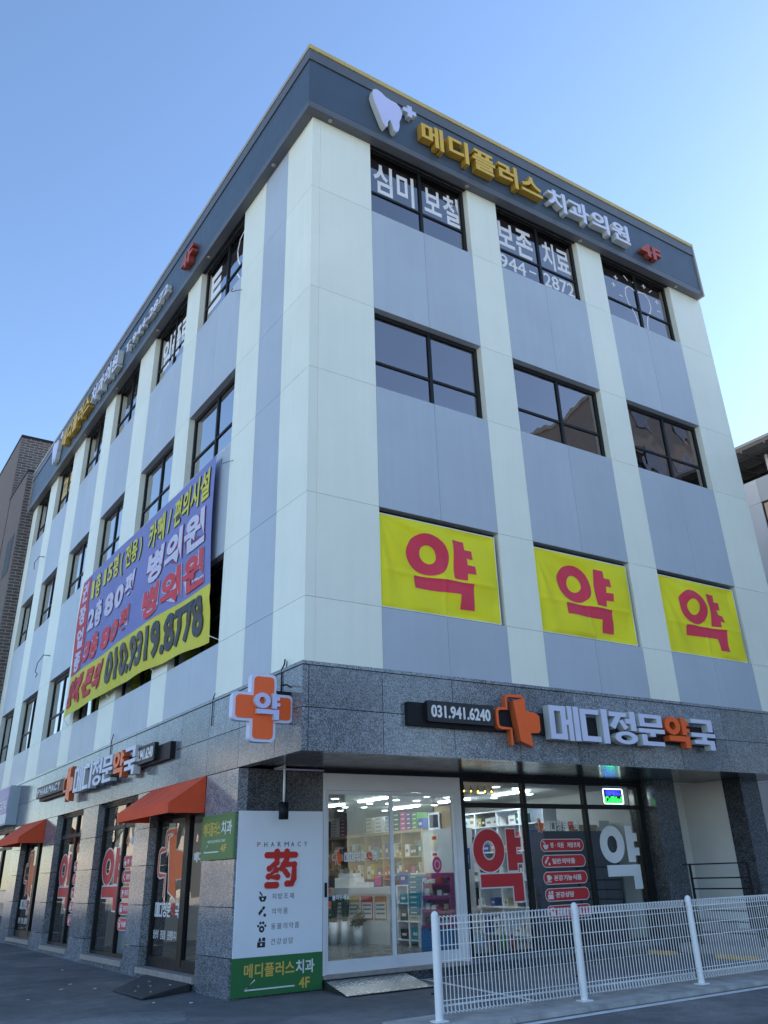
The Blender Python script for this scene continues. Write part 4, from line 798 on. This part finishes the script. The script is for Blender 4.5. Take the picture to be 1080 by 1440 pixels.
for i, (x, y) in enumerate(((-1.2, 5.8), (-1.05, 4.9), (-1.5, 5.2), (-.9, 2.6), (-.5, 2.2), (-2.2, 4.3), (-.7, 8.3))):
    r = random.Random(i); o = MB().prism([(.03 * math.cos(k) * r.uniform(.6, 1.2), .02 * math.sin(k) * r.uniform(.6, 1.2)) for k in [j * 1.05 for j in range(6)]], lambda u, v, w: (u + x, v + y, w + gz(y)), .002, .008).build('litter_scrap', 'ban_hem', None, (x, y, gz(y)))
    tag(o, 'tiny pale scrap of litter on the dark asphalt by the side wall', 'litter', 'litter scraps on the asphalt')
# ================================================================== shop interior
paint('poster_paper', (0.62, 0.63, 0.62), 0.6)
bx('shop_floor', B, 'room_floor', .45, 9.05, 2.52, 12.2, .1, .18); bx('shop_ceiling', B, 'room_wall', .45, 9.05, 2.22, 12.2, 3.0, 3.06)
bx('shop_wall', B, 'room_wall', .45, 9.05, 12.2, 12.35, .1, 3.06); bx('shop_wall', B, 'room_wall', 9.06, 9.2, 2.42, 12.35, .1, 3.3)
bx('side_shop_floor', B, 'room_floor', .45, 9.05, 12.36, 23.9, .1, .2); bx('side_shop_wall', B, 'room_dark', 3.5, 3.6, 12.36, 23.9, .2, 3.06); bx('side_shop_ceiling', B, 'room_wall', .45, 9.05, 12.36, 23.9, 3.0, 3.06)
bx('door_head_box', B, 'room_wall', .14, .44, 2.21, 24.0, 3.31, 4.3)
E_ = lambda name, label, cat, loc, grp=None: thing(name, label, cat, loc, grp)
def lamp_disc(x, y):
    t = E_('downlight', 'round white ceiling downlight %s, %s' % ('right by the shop glass' if y < 4.5 else 'over the middle of the shop' if y < 6.5 else 'behind the counter line' if y < 8 else 'at the back of the shop', 'left of the strip lights' if x < 4.8 else 'between the strip lights' if x < 7.0 else 'right of the strip lights'), 'lamp', (x, y, 2.99), 'round ceiling downlights in the shop')
    MB().lathe([(.0, 0), (.075, 0)], (x, y, 2.988), 16).build('lens', 'lamp_white', t); MB().lathe([(.075, 0), (.09, -.004), (.095, .01)], (x, y, 2.988), 16).build('trim_ring', 'board_white', t)
d0 = None
for x, y in [(4.07, 6.17), (5.6, 8.34), (6.07, 9.37), (5.61, 7.22), (6.1, 8.27), (7.33, 9.23), (6.08, 7.14), (5.66, 6.18), (6.29, 6.27), (5.82, 5.19), (6.42, 5.27), (7.59, 7.36), (7.48, 8.33), (5.93, 2.98), (6.49, 4.16), (7.72, 5.21), (6.59, 3.14), (7.92, 4.22), (4.1, 4.2), (3.0, 5.2), (3.0, 3.4), (2.2, 7.2)]: lamp_disc(x, y)
for x, y0, y1 in ((4.9, 7.25, 8.4), (4.9, 5.35, 6.5), (4.9, 3.4, 4.5), (7.05, 7.3, 8.4), (7.05, 5.3, 6.4), (7.05, 3.3, 4.4), (2.6, 5.4, 6.6)):
    t = E_('linear_light', 'long white strip light in the shop ceiling', 'lamp', (x, y0, 2.99), 'strip lights in the shop ceiling'); MB().box(x - .05, x + .05, y0, y1, 2.955, 2.985).build('diffuser', 'lamp_white', t); MB().box(x - .06, x + .06, y0 - .01, y1 + .01, 2.986, 2.999).build('housing', 'board_white', t)
for i in range(5):
    x = 4.98 + i * .17; t = E_('pendant_bulb', 'small amber glass bulb in the row of five behind the top shop pane', 'lamp', (x, 2.8, 2.99), 'row of five pendant bulbs'); MB().tube((x, 2.8, 2.93), (x, 2.8, 2.998), .006, n=6).build('cord', 'cable', t)
    MB().lathe([(0, -.045), (.03, -.035), (.045, -.005), (.035, .03), (.015, .05), (.012, .06)], (x, 2.8, 2.885), 12).build('bulb', 'amber_glass', t); MB().lathe([(0, -.015), (.014, 0), (0, .02)], (x, 2.8, 2.885), 8).build('filament', 'lamp_warm', t)
t = E_('neon_sign', 'small lit sign with white frame, blue and green lettering behind the top right pane', 'sign', (8.4, 2.2, 2.63))
f = PF(2.2); MB().prism(roundrect(8.06, 8.66, 2.64, 2.95, .03), f, 0, .02).build('back_plate', 'charcoal', t)
stroke(MB(), roundrect(8.08, 8.64, 2.655, 2.935, .03) + [roundrect(8.08, 8.64, 2.655, 2.935, .03)[0]], .018, f, .02, .035).build('white_tube', 'neon_white', t)
hangul('blue_word', '셀메드', f, (8.14, 8.58, 2.81, 2.915), .035, ['neon_blue'], t, .025, w0=.02, one=True); text('green_word', 'CellMed', f, (8.12, 8.60, 2.675, 2.79), .035, ['neon_green'], t, .012, w0=.02)

# counter with posters
A_, B_ = Vector((4.95, 8.35)), Vector((5.52, 6.35)); dv = (B_ - A_).normalized(); nv = Vector((-dv.y, dv.x))
if nv.x > 0: nv = -nv
def C3(s, w, z): p = A_ + dv * s + nv * w; return (p.x, p.y, z)     # along, out towards the door, up
ln = (B_ - A_).length
def cbox(mb, s0, s1, w0, w1, z0, z1, mi=0): return mb.hexa([C3(s0, w0, z0), C3(s1, w0, z0), C3(s1, w1, z0), C3(s0, w1, z0), C3(s0, w0, z1), C3(s1, w0, z1), C3(s1, w1, z1), C3(s0, w1, z1)], mi)
t = E_('service_counter', 'white service counter with grey top facing the door', 'counter', (*C3(1, -.3, .18),)); cbox(MB(), 0, ln, -.6, 0, .18, 1.12).build('front_panel', 'room_wall', t); cbox(MB(), -.05, ln + .05, -.62, .04, 1.121, 1.26).build('counter_top', 'pale_grey', t)
pc = [('cobalt', 'blue'), ('pine', 'dark green'), ('mustard', 'yellow'), ('red_card', 'red'), ('skin_orange', 'pale orange')]
for i, (c, nm) in enumerate(pc):
    s0 = .06 + i * .40; t = E_('poster', 'paper poster with %s header on the counter front' % nm, 'poster', C3(s0, .004, .7), 'posters on the counter front'); cbox(MB(), s0, s0 + .34, .002, .006, .64, 1.09).build('sheet', c, t); cbox(MB(), s0 + .02, s0 + .32, .0062, .008, .66, .97).build('panel', 'poster_paper', t)
    for k in range(3): cbox(MB(), s0 + .05, s0 + .29, .0082, .0095, .90 - k * .08, .93 - k * .08).build('text_line', 'print_grey', t)
# potted plants
def plant(s, w, h, r, kind, lab):
    p = C3(s, w, .18); t = E_('potted_plant', lab, 'plant', p, 'potted plants before the counter')
    MB().lathe([(0, 0), (r * .85, 0), (r, h), (r * .9, h), (r * .88, h - .03), (0, h - .03)], p, 14).build('pot', 'board_white', t)
    mb = MB(); q = random.Random(int(s * 100))
    for k in range(30 if kind else 130):
        a = q.uniform(0, 6.28); x, y, z = p[0], p[1], p[2] + h
        if kind:
            tip = Vector((x + math.cos(a) * q.uniform(.03, .12), y + math.sin(a) * q.uniform(.03, .12), z + q.uniform(.25, .5))); b0 = Vector((x + math.cos(a) * .03, y + math.sin(a) * .03, z - .03)); n_ = Vector((-math.sin(a), math.cos(a), 0)) * .045
            mb.add([b0 - n_, b0 + n_, tip + n_ * .2, tip - n_ * .2], [(0, 1, 2, 3)])
        else:
            c = Vector((x + q.gauss(0, .07), y + q.gauss(0, .07), z + abs(q.gauss(.1, .08)))); d1 = Vector((q.gauss(0, 1), q.gauss(0, 1), q.gauss(0, .6))).normalized() * .075; d2 = d1.cross(Vector((0, 0, 1))).normalized() * .045
            mb.add([c - d1, c + d2, c + d1, c - d2], [(0, 1, 2, 3)])
    tag(mb.build('foliage', 'leaf', t), kind='stuff')
for s, w, h, r, k, lab in ((.12, .30, .36, .09, 0, 'bushy plant in white pot at the left end of the counter row'), (.42, .28, .36, .10, 0, 'second bushy plant from the left in a white pot'), (.72, .30, .42, .12, 1, 'spiky upright plant in the widest white pot'), (1.05, .30, .44, .10, 1, 'spiky plant in the tall narrow white pot'), (1.42, .28, .36, .11, 0, 'bushy plant in white pot at the right end of the row')): plant(s, w, h, r, k, lab)
t = E_('display_monitor', 'black hanging display panel above the counter', 'monitor', (5.9, 8.35, 2.4)); MB().box(5.88, 5.94, 7.92, 8.82, 2.40, 2.90).build('screen', 'charcoal', t); MB().box(5.90, 5.92, 8.34, 8.38, 2.901, 2.998).build('hanger', 'charcoal', t)
def small(name, label, cat, s0, s1, w0, w1, z0, z1, m, grp=None):
    t = E_(name, label, cat, C3((s0 + s1) / 2, (w0 + w1) / 2, z0), grp); cbox(MB(), s0, s1, w0, w1, z0, z1).build('body', m, t); return t
t = small('printer', 'pale grey printer on the counter', 'printer', .35, .95, -.45, -.1, 1.262, 1.46, 'white_card'); cbox(MB(), .42, .88, -.4, -.14, 1.461, 1.55).build('paper_tray', 'pale_grey', t)
t = small('payment_terminal', 'small terminal with pink screen on the counter', 'terminal', 1.5, 1.74, -.2, -.16, 1.262, 1.50, 'charcoal'); cbox(MB(), 1.52, 1.72, -.159, -.156, 1.29, 1.48).build('screen', 'magenta', t)
small('paper_box', 'white carton lying on the counter between printer and terminal', 'box', 1.05, 1.42, -.4, -.08, 1.262, 1.36, 'white_card'); small('computer_monitor', 'dark monitor back at the left of the counter', 'monitor', .02, .3, -.3, -.26, 1.262, 1.62, 'charcoal')

# wooden shelf wall behind the counter, boxes in and on it
sx = 6.5; t = E_('wood_shelf', 'long wooden pharmacy shelf wall behind the counter', 'shelf', (sx + .2, 8.8, .18)); y0, y1 = 6.45, 11.4
MB().box(sx + .36, sx + .38, y0, y1, .2, 2.36).build('back_board', 'wood', t); MB().box(sx, sx + .4, y0 - .02, y1 + .02, 2.36, 2.42).build('top_board', 'wood', t)
for k in range(7): y = y0 + (y1 - y0) * k / 6; MB().box(sx + .005, sx + .355, y - .015, y + .015, .19, 2.358).build('upright', 'wood', t)
for z in (.5, .95, 1.4, 1.85): MB().box(sx + .01, sx + .35, y0 + .016, y1 - .016, z - .012, z + .012).build('shelf_board', 'wood', t)
q = random.Random(5); cols = ['maroon', 'white_card', 'teal', 'cobalt', 'pine', 'magenta', 'white_card', 'mustard', 'navy', 'cream', 'red_card', 'pale_blue', 'white_card', 'charcoal', 'kraft']
def mbox(x0, x1, ya, yb, z0, z1, m, lab, grp, band=None, name='medicine_box'):
    t = E_(name, lab, 'box', ((x0 + x1) / 2, (ya + yb) / 2, z0), grp); MB().box(x0, x1, ya, yb, z0, z1).build('carton', m, t)
    h = z1 - z0; MB().box(x0 - .002, x0 - .0005, ya + (yb - ya) * .2, yb - (yb - ya) * .2, z0 + h * .35, z0 + h * .6).build('print_band', band or ('white_card' if m not in ('white_card', 'cream', 'pale_blue') else 'print_grey'), t)
BAY = ['bay nearest the window', 'second bay', 'third bay', 'fourth bay', 'fifth bay', 'farthest bay']; nm_ = lambda c: c.replace('_card', '').replace('_', ' ')
for z, rw in ((.512, 'lowest'), (.962, 'second'), (1.412, 'third'), (1.862, 'top')):
    for k in range(6):
        ya = y0 + (y1 - y0) * k / 6 + .02; ye = y0 + (y1 - y0) * (k + 1) / 6 - .02
        while ya < ye - .06:
            w_ = q.uniform(.07, .19); h = q.uniform(.12, .36); c = q.choice(cols)
            if q.random() < .88: mbox(sx + .04 + q.uniform(0, .06), sx + .3, ya, min(ya + w_, ye) - .006, z, z + h, c, '%s carton on the %s wooden shelf, %s behind the counter' % (nm_(c), rw, BAY[k]), 'cartons on the wooden shelves')
            ya += w_
def stack(yc, wd, n, h, m, lab, z=2.422, x=sx + .03, d=.3):
    for k in range(n): mbox(x, x + d, yc - wd / 2, yc + wd / 2, z + k * h, z + (k + 1) * h - .004, m, lab, lab.replace('carton', 'cartons'))
stack(10.9, .3, 4, .1, 'maroon', 'maroon carton stacked on top of the wooden shelf at its far end'); stack(10.5, .36, 6, .07, 'white_card', 'white carton in the tallest stack on the far wooden shelf'); stack(10.05, .3, 5, .085, 'maroon', 'maroon carton in the second stack on top of the wooden shelf')
stack(8.75, .34, 4, .09, 'cream', 'cream carton stacked right of the black display panel'); stack(8.3, .4, 4, .09, 'white_card', 'white carton with dark print stacked on the middle of the shelf top'); stack(7.85, .3, 4, .085, 'pale_blue', 'pale blue carton stacked on the shelf top')
stack(7.5, .26, 4, .1, 'pine', 'dark green carton stacked on the right shelf top'); stack(7.22, .24, 4, .1, 'magenta', 'pink carton stacked on the right shelf top'); stack(6.98, .2, 4, .095, 'violet', 'violet carton stacked on the right shelf top'); stack(6.74, .22, 4, .09, 'leafgreen', 'green carton stacked on the right shelf top'); stack(6.5, .2, 1, .22, 'cobalt', 'blue carton on the right end of the shelf top')

# white cube rack, teal cartons, tall cabinet, purple display stand
t = E_('cube_rack', 'white open cube rack with medicine cartons right of the doorway', 'shelf', (5.8, 5.7, .18)); xa, xb = 5.62, 5.95
for y in (5.02, 5.4, 5.78, 6.2): MB().box(xa, xb, y - .015, y + .015, .2, 1.27).build('upright', 'board_white', t)
for z in (.26, .6, .93, 1.27): MB().box(xa - .002, xb + .002, 5.0, 6.22, z, z + .025).build('shelf_board', 'board_white', t)
for y, z, c, h in ((5.2, .286, 'mustard', .2), (5.58, .286, 'teal', .22), (5.98, .286, 'charcoal', .18), (5.2, .626, 'charcoal', .2), (5.58, .626, 'mustard', .16), (5.98, .626, 'pine', .22), (5.58, .956, 'white_card', .26), (5.98, .956, 'teal', .18), (5.98, 1.296, 'cobalt', .25), (5.55, 1.296, 'white_card', .22)): mbox(5.64, 5.9, y - .13, y + .13, z, z + h, c, '%s carton in the white cube rack' % c.replace('_', ' '), '%s cartons in the cube rack' % c.replace('_', ' '))
for k in range(9): mbox(5.35, 5.58, 5.0, 5.36, .66 + k * .092, .66 + (k + 1) * .092 - .004, 'teal' if k > 0 else 'cream', 'teal carton in the tall stack before the cube rack' if k > 0 else 'cream carton at the bottom of the teal stack', 'teal cartons in the tall stack' if k > 0 else None)
t = E_('carton_trolley', 'low white trolley carrying the teal carton stack', 'trolley', (5.46, 5.18, .18)); MB().box(5.34, 5.6, 4.98, 5.38, .62, .655).build('deck', 'board_white', t)
for x in (5.36, 5.58):
    for y in (5.0, 5.36): MB().box(x - .012, x + .012, y - .012, y + .012, .18, .62).build('leg', 'board_white', t)
t = E_('tall_cabinet', 'tall pale blue cabinet with notices stuck on its side', 'cabinet', (6.3, 5.2, .18)); MB().box(6.05, 6.6, 4.7, 5.75, .18, 2.32).build('body', 'pale_grey', t); MB().box(6.04, 6.61, 4.69, 5.76, 2.321, 2.34).build('top', 'pale_grey', t)
for ya, z, h, c in ((5.2, 2.0, .26, 'cream'), (5.2, 1.72, .2, 'poster_paper'), (5.2, 1.5, .16, 'poster_paper')):
    t2 = E_('notice', '%s paper notice on the tall cabinet' % ('framed' if z == 2.0 else 'upper plain' if z == 1.72 else 'lower plain'), 'poster', (6.045, ya, z), 'notices on the cabinet'); MB().box(6.043, 6.049, ya, ya + .26, z, z + h).build('sheet', c, t2); MB().box(6.040, 6.0425, ya + .04, ya + .2, z + h * .55, z + h * .8).build('print', 'red_card', t2)
t2 = E_('notice', 'blue poster on the cabinet side facing the door', 'poster', (6.3, 4.69, 1.6)); MB().box(6.2, 6.5, 4.685, 4.695, 1.55, 1.95).build('sheet', 'cobalt', t2); MB().box(6.25, 6.45, 4.682, 4.684, 1.66, 1.82).build('print', 'white_card', t2)
t2 = E_('framed_picture', 'framed dark picture on top of the tall cabinet', 'picture', (6.1, 5.35, 2.34)); MB().box(6.08, 6.11, 5.15, 5.55, 2.342, 2.68).build('frame', 'board_white', t2); MB().box(6.076, 6.0795, 5.19, 5.51, 2.38, 2.64).build('picture', 'navy', t2)
mbox(6.14, 6.5, 4.8, 5.4, 2.342, 2.8, 'kraft', 'kraft cardboard carton on the tall cabinet', None, 'kraft')
t = E_('display_stand', 'purple and blue cardboard display stand with four shelves by the door', 'display stand', (5.25, 4.1, .18))
def ds(s, w, z): d1 = Vector((.55, -.835)); n1 = Vector((-.835, -.55)); p = Vector((5.0, 4.45)) + d1 * s + n1 * w; return (p.x, p.y, z)
def dbox(s0, s1, w0, w1, z0, z1, nm, m, lean=0.0): MB().hexa([ds(s0, w0, z0), ds(s1, w0, z0), ds(s1, w1, z0), ds(s0, w1, z0), ds(s0, w0, z1), ds(s1, w0, z1), ds(s1, w1 - lean, z1), ds(s0, w1 - lean, z1)]).build(nm, m, t)
dbox(0, .6, -.4, 0, .182, .56, 'base', 'sky_card'); dbox(0, .6, -.4, -.37, .561, 1.5, 'back_panel', 'purple_card'); dbox(.585, .6, -.369, 0, .561, 1.5, 'side_panel', 'purple_card', .18); dbox(0, .015, -.369, 0, .561, 1.42, 'side_panel', 'lilac', .18)
for i, z in enumerate((.561, .82, 1.06, 1.3)): dbox(.016, .584, -.368, -.02 - .05 * i, z, z + .02, 'shelf_board', 'lilac'); dbox(.016, .584, -.02 - .05 * i, .0 - .05 * i, z - .02, z + .05, 'shelf_lip', 'purple_card')
q = random.Random(11)
for i, z in enumerate((.582, .842, 1.082, 1.322)):
    for k in range(4):
        s = .05 + k * .13; c = q.choice(['white_card', 'red_card', 'cream', 'charcoal', 'pale_blue', 'kraft']); h = q.uniform(.06, .15); tt = t
        t2 = E_('medicine_box', 'small %s packet on the purple display stand' % c.replace('_', ' '), 'box', ds(s, -.2, z), 'small packets on the display stand'); old = t; t = t2; dbox(s, s + .1, -.3, -.14, z, z + h, 'carton', c); t = old
t = E_('oval_sign', 'magenta oval sign on the glass between counter and display stand', 'sign', (5.5, 4.6, 1.5)); MB().prism([(5.62 + .115 * math.cos(k * .2618), 1.65 + .15 * math.sin(k * .2618)) for k in range(24)], PF(4.68), 0, .012).build('disc', 'magenta', t)
MB().ring(5.62, 1.65, .07, .08, .06, .07, PF(4.668), 0, .004).build('emblem', 'white_card', t)
# white shelf behind the first window, red mug shelf etc.
t = E_('white_shelf', 'white shelf with cartons behind the red window syllable', 'shelf', (7.5, 4.5, .18)); xa, xb = 7.3, 7.7
MB().box(xb - .02, xb, 3.2, 6.2, .2, 2.68).build('back_board', 'board_white', t)
for y in (3.2, 3.95, 4.7, 5.45, 6.2): MB().box(xa, xb - .021, y - .015, y + .015, .2, 2.68).build('upright', 'board_white', t)
for z in (.3, .8, 1.3, 1.85, 2.36, 2.66): MB().box(xa - .002, xb - .022, 3.2, 6.2, z, z + .025).build('shelf_board', 'board_white', t)
for z, rw in ((.326, 'lowest'), (.826, 'second'), (1.326, 'middle'), (1.876, 'fourth'), (2.386, 'top')):
    y = 3.25
    while y < 6.0:
        w_ = q.uniform(.1, .3); c = q.choice(cols); h = q.uniform(.12, .24 if z > 2.3 else .38)
        if q.random() < .7: mbox(xa + .05, xa + .3, y, y + w_ - .01, z, z + h, c, '%s carton on the %s board of the white shelf, %s' % (nm_(c), rw, 'near end' if y < 4.2 else 'middle' if y < 5.2 else 'far end'), 'cartons on the white shelf')
        y += w_
t = E_('dark_backdrop', 'added dark cabinet-shaped backdrop behind the white window syllable', 'cabinet', (7.95, 3.0, .18)); MB().box(6.95, 9.0, 2.85, 3.25, .19, 2.18).build('body', 'navy', t)  # added dark box with doors, keeps the view through these panes dark
for k in range(4): MB().box(6.97 + k * .507, 6.97 + k * .507 + .49, 2.835, 2.849, .25, 2.14).build('door', 'charcoal', t)
for x0_, c, w_, h, nm in ((8.0, 'mustard', .5, .12, 'flat yellow'), (8.6, 'white_card', .3, .2, 'white'), (7.2, 'kraft', .4, .16, 'brown')): mbox(x0_, x0_ + w_, 2.9, 3.2, 2.182, 2.182 + h, c, '%s carton on top of the dark backdrop' % nm, None)
for i, (x, c, h) in enumerate(((4.95, 'pale_blue', .36), (5.3, 'charcoal', .3), (5.52, 'leafgreen', .34), (5.72, 'red_card', .28))):
    t = E_('window_bottle', '%s bottle standing behind the fence low in the shop window' % ('large pale blue', 'dark', 'green', 'red')[i], 'bottle', (x, 2.45, .2)); r = .10 if i == 0 else .06
    MB().lathe([(0, 0), (r, 0), (r, h * .75), (r * .4, h * .88), (r * .4, h), (0, h)], (x, 2.62, .182), 14).build('bottle_body', c, t); MB().lathe([(0, 0), (r * .45, 0), (r * .45, .03), (0, .03)], (x, 2.62, .182 + h), 12).build('cap', 'white_card', t)
# shelf backs seen through the side glass
for y0, y1, nm in ((6.95, 9.4, 'first'), (10.8, 12.1, 'second')):
    t = E_('window_rack', 'low white rack behind the %s side window' % nm, 'shelf', (.7, y0, .18)); MB().box(.62, .64, y0, y1, .2, 1.0).build('panel', 'pale_grey', t)
    for k in range(int((y1 - y0) / .42)):
        for z in (.3, .62): MB().box(.612, .618, y0 + .05 + k * .42, y0 + .38 + k * .42, z, z + .28).build('sheet', 'poster_paper', t)

# ================================================================== neighbours
NB = thing('brick_building', 'dark grey brick building beyond the left end of the side wall', 'building', (0, 24.6, 0)); x0 = -.42
MB().box(x0, 7, 24.6, 28.0, 0, 17.3).build('front_volume', ['brick'], NB); MB().box(x0 - .02, 7, 28.0, 38, 0, 20.5).build('rear_volume', ['brick'], NB)
MB().box(x0 - .015, x0 - .0005, 24.601, 27.999, 0, 17.299).build('side_render', 'brick_side', NB); MB().box(x0 - .04, x0 - .0205, 28.001, 38, 0, 20.499).build('side_render', 'brick_side', NB)
MB().box(x0 - .05, 7, 24.55, 28.3, 17.3, 17.38).build('coping', 'frame_black', NB); MB().box(x0 - .07, 7, 27.95, 38, 20.5, 20.6).build('coping', 'frame_black', NB)
for z in (13.0, 9.0, 5.0):
    w = MB().box(x0 - .03, x0 - .016, 25.15, 26.5, z, z + 1.7).build('window', 'brick_side', NB); MB().box(x0 - .036, x0 - .031, 25.2, 26.45, z + .05, z + 1.65).build('pane', 'sign_black', w)  # flat black sheet on the wall stands in for the shaded window recess
    w = MB().box(x0 - .055, x0 - .041, 30.0, 32.0, z, z + 1.7).build('window', 'frame_black', NB); MB().box(x0 - .061, x0 - .056, 30.08, 31.92, z + .08, z + 1.62).build('pane', 'glass_upper', w)
t = thing('roof_vent', 'white square vent hood on a pipe above the brick building terrace', 'vent', (1.1, 26.5, 17.4)); MB().tube((1.05, 26.2, 17.38), (1.05, 26.2, 18.5), .11, n=10).build('pipe', 'board_white', t); MB().box(.85, 1.25, 26.0, 26.4, 18.5, 18.85).build('hood', 'board_white', t)
t = thing('roof_condenser', 'white air conditioner frame on the brick building terrace', 'air conditioner', (.5, 25.6, 17.38)); MB().box(.35, .95, 25.3, 25.6, 17.45, 18.0).build('case', 'board_white', t); MB().ring(.65, 17.72, .2, .2, .17, .17, PF(25.299), 0, .02).build('fan_guard', 'cap_grey', t)
for x in (.37, .93): MB().box(x - .02, x + .02, 25.32, 25.58, 17.381, 17.449).build('foot', 'cap_grey', t)

NR = thing('neighbour_building', 'white and blue-grey clad building with roof canopy at the right edge', 'building', (15, -3, 0)); xr = 15.0
bx('wall_core', NR, 'room_dark', xr + .06, 30, -9, 7.9, 0, 11.1); bx('wall_end', NR, 'neighbour_white', xr + .05, 30, 7.91, 8.0, 0, 11.15)
for a, b, m in ((3.6, 8.0, 'neighbour_white'), (1.36, 3.6, 'neighbour_white'), (-.9, 1.36, 'blue_clad'), (-2.0, -.9, 'neighbour_white'), (-4.4, -2.0, 'blue_clad'), (-5.4, -4.4, 'neighbour_white'), (-9, -5.4, 'blue_clad')):
    for z0, z1 in ((0, 3.3), (3.3, 5.3), (5.3, 7.1), (7.1, 8.3), (8.3, 10.45), (10.45, 11.15)):
        if m == 'blue_clad' and z0 in (8.3, 3.3):
            w = bx('window', NR, 'frame_black', xr + .02, xr + .055, a + .006, b - .006, z0 + .005, z1 - .005); bx('pane', w, 'glass_upper', xr + .012, xr + .019, a + .06, b - .06, z0 + .06, z1 - .06); continue
        bx('cladding_panel', NR, m, xr, xr + .05, a + .004, b - .004, z0 + .004, z1 - .004)
t2 = bx('roof_canopy', NR, 'canopy_grey', 14.62, 30, -9, 8.3, 12.05, 12.13)
for i in range(14): MB().box(14.64 + i * .62, 14.70 + i * .62, -8.98, 8.28, 11.95, 12.049).build('beam', 'canopy_beam', t2)
for i in range(22): MB().box(14.63, 28, 8.1 - i * .75, 8.16 - i * .75, 11.89, 11.949).build('purlin', 'canopy_beam', t2)
for y in (1.08, -2.5, -6): MB().tube((xr + .35, y, 11.15), (xr + .35, y, 11.89), .05, n=12).build('canopy_post', 'board_white', t2)
# ================================================================== the other side of the streets (seen only as reflections)
def far_block(name, label, x0, x1, y0, y1, h, m, face, floors, bays):
    t = thing(name, label, 'building', ((x0 + x1) / 2, (y0 + y1) / 2, 0)); bx('wall', t, m, x0, x1, y0, y1, 0, h); bx('roof_edge', t, 'cap_grey', x0 - .15, x1 + .15, y0 - .15, y1 + .15, h, h + .3)
    fh = (h - .6) / floors; c = None
    for j in range(floors):
        for i in range(bays):
            z0 = .8 + j * fh
            if face == '+x':
                bw = (y1 - y0) / bays; ya = y0 + i * bw + bw * .2; w = bx('window', t, 'frame_black', x1 + .002, x1 + .05, ya, ya + bw * .6, z0, z0 + fh * .55); bx('pane', w, 'glass_upper', x1 + .051, x1 + .06, ya + .07, ya + bw * .6 - .07, z0 + .07, z0 + fh * .55 - .07)
            else:
                bw = (x1 - x0) / bays; xa = x0 + i * bw + bw * .2; w = bx('window', t, 'frame_black', xa, xa + bw * .6, y1 + .002, y1 + .05, z0, z0 + fh * .55); bx('pane', w, 'glass_upper', xa + .07, xa + bw * .6 - .07, y1 + .051, y1 + .06, z0 + .07, z0 + fh * .55 - .07)
paint('plaster_tan', (.46, .40, .33), .9, var=.1); paint('plaster_pale', (.55, .50, .43), .9, var=.08); paint('plaster_grey', (.25, .24, .24), .9, var=.1)
far_block('opposite_house', 'tan plastered block across the side street', -34, -20, 16, 30, 7.5, 'plaster_tan', '+x', 2, 6)
far_block('opposite_house', 'pale three-storey block farther along the side street', -36, -20, 33, 52, 9.5, 'plaster_pale', '+x', 3, 8)
far_block('opposite_house', 'long pale low block far up the side street', -40, -20, 56, 90, 8, 'plaster_tan', '+x', 2, 10)
far_block('opposite_house', 'grey block across the front road behind the viewer', 4, 22, -46, -32, 11, 'plaster_grey', '+y', 3, 6)
far_block('opposite_house', 'tall grey apartment block across the front road to the right', 34, 54, -40, -20, 30, 'plaster_grey', '+y', 9, 6)
paint('bark', (.10, .08, .065), .9, var=.2, scale=8)
def bare_tree(x, y, h, seed, label):
    t = thing('bare_tree', label, 'tree', (x, y, gz(y))); q = random.Random(seed); tr = MB(); cr = MB()
    def grow(p, d, l, r, lv):
        e = p + d * l; (tr if lv == 0 else cr).tube(p, e, r, r * .7, n=7 if lv == 0 else 5, cap=False)
        if lv == 5: return
        for k in range(3 if lv < 3 else 2):
            a = q.uniform(0, 6.28); sp = q.uniform(.35, .75); n_ = d.orthogonal().normalized(); n_.rotate(Matrix.Rotation(a, 3, d)); nd = (d + n_ * sp + Vector((0, 0, .12))).normalized(); grow(p + d * l * q.uniform(.6, 1.0), nd, l * q.uniform(.62, .8), r * .58, lv + 1)
    grow(Vector((x, y, gz(y))), Vector((q.gauss(0, .03), q.gauss(0, .03), 1)).normalized(), h * .34, h * .022, 0)
    tr.build('trunk', 'bark', t); cr.build('crown', 'bark', t)
for i, (x, y, h) in enumerate(((-8.5, 9, 8.5), (-9, 16, 9), (-8.6, 23, 8), (-9.2, 31, 9.5), (-8.8, 40, 9))): bare_tree(x, y, h, i + 3, 'leafless street tree across the side street, %s from the corner' % ('nearest', 'second', 'third', 'fourth', 'farthest')[i])
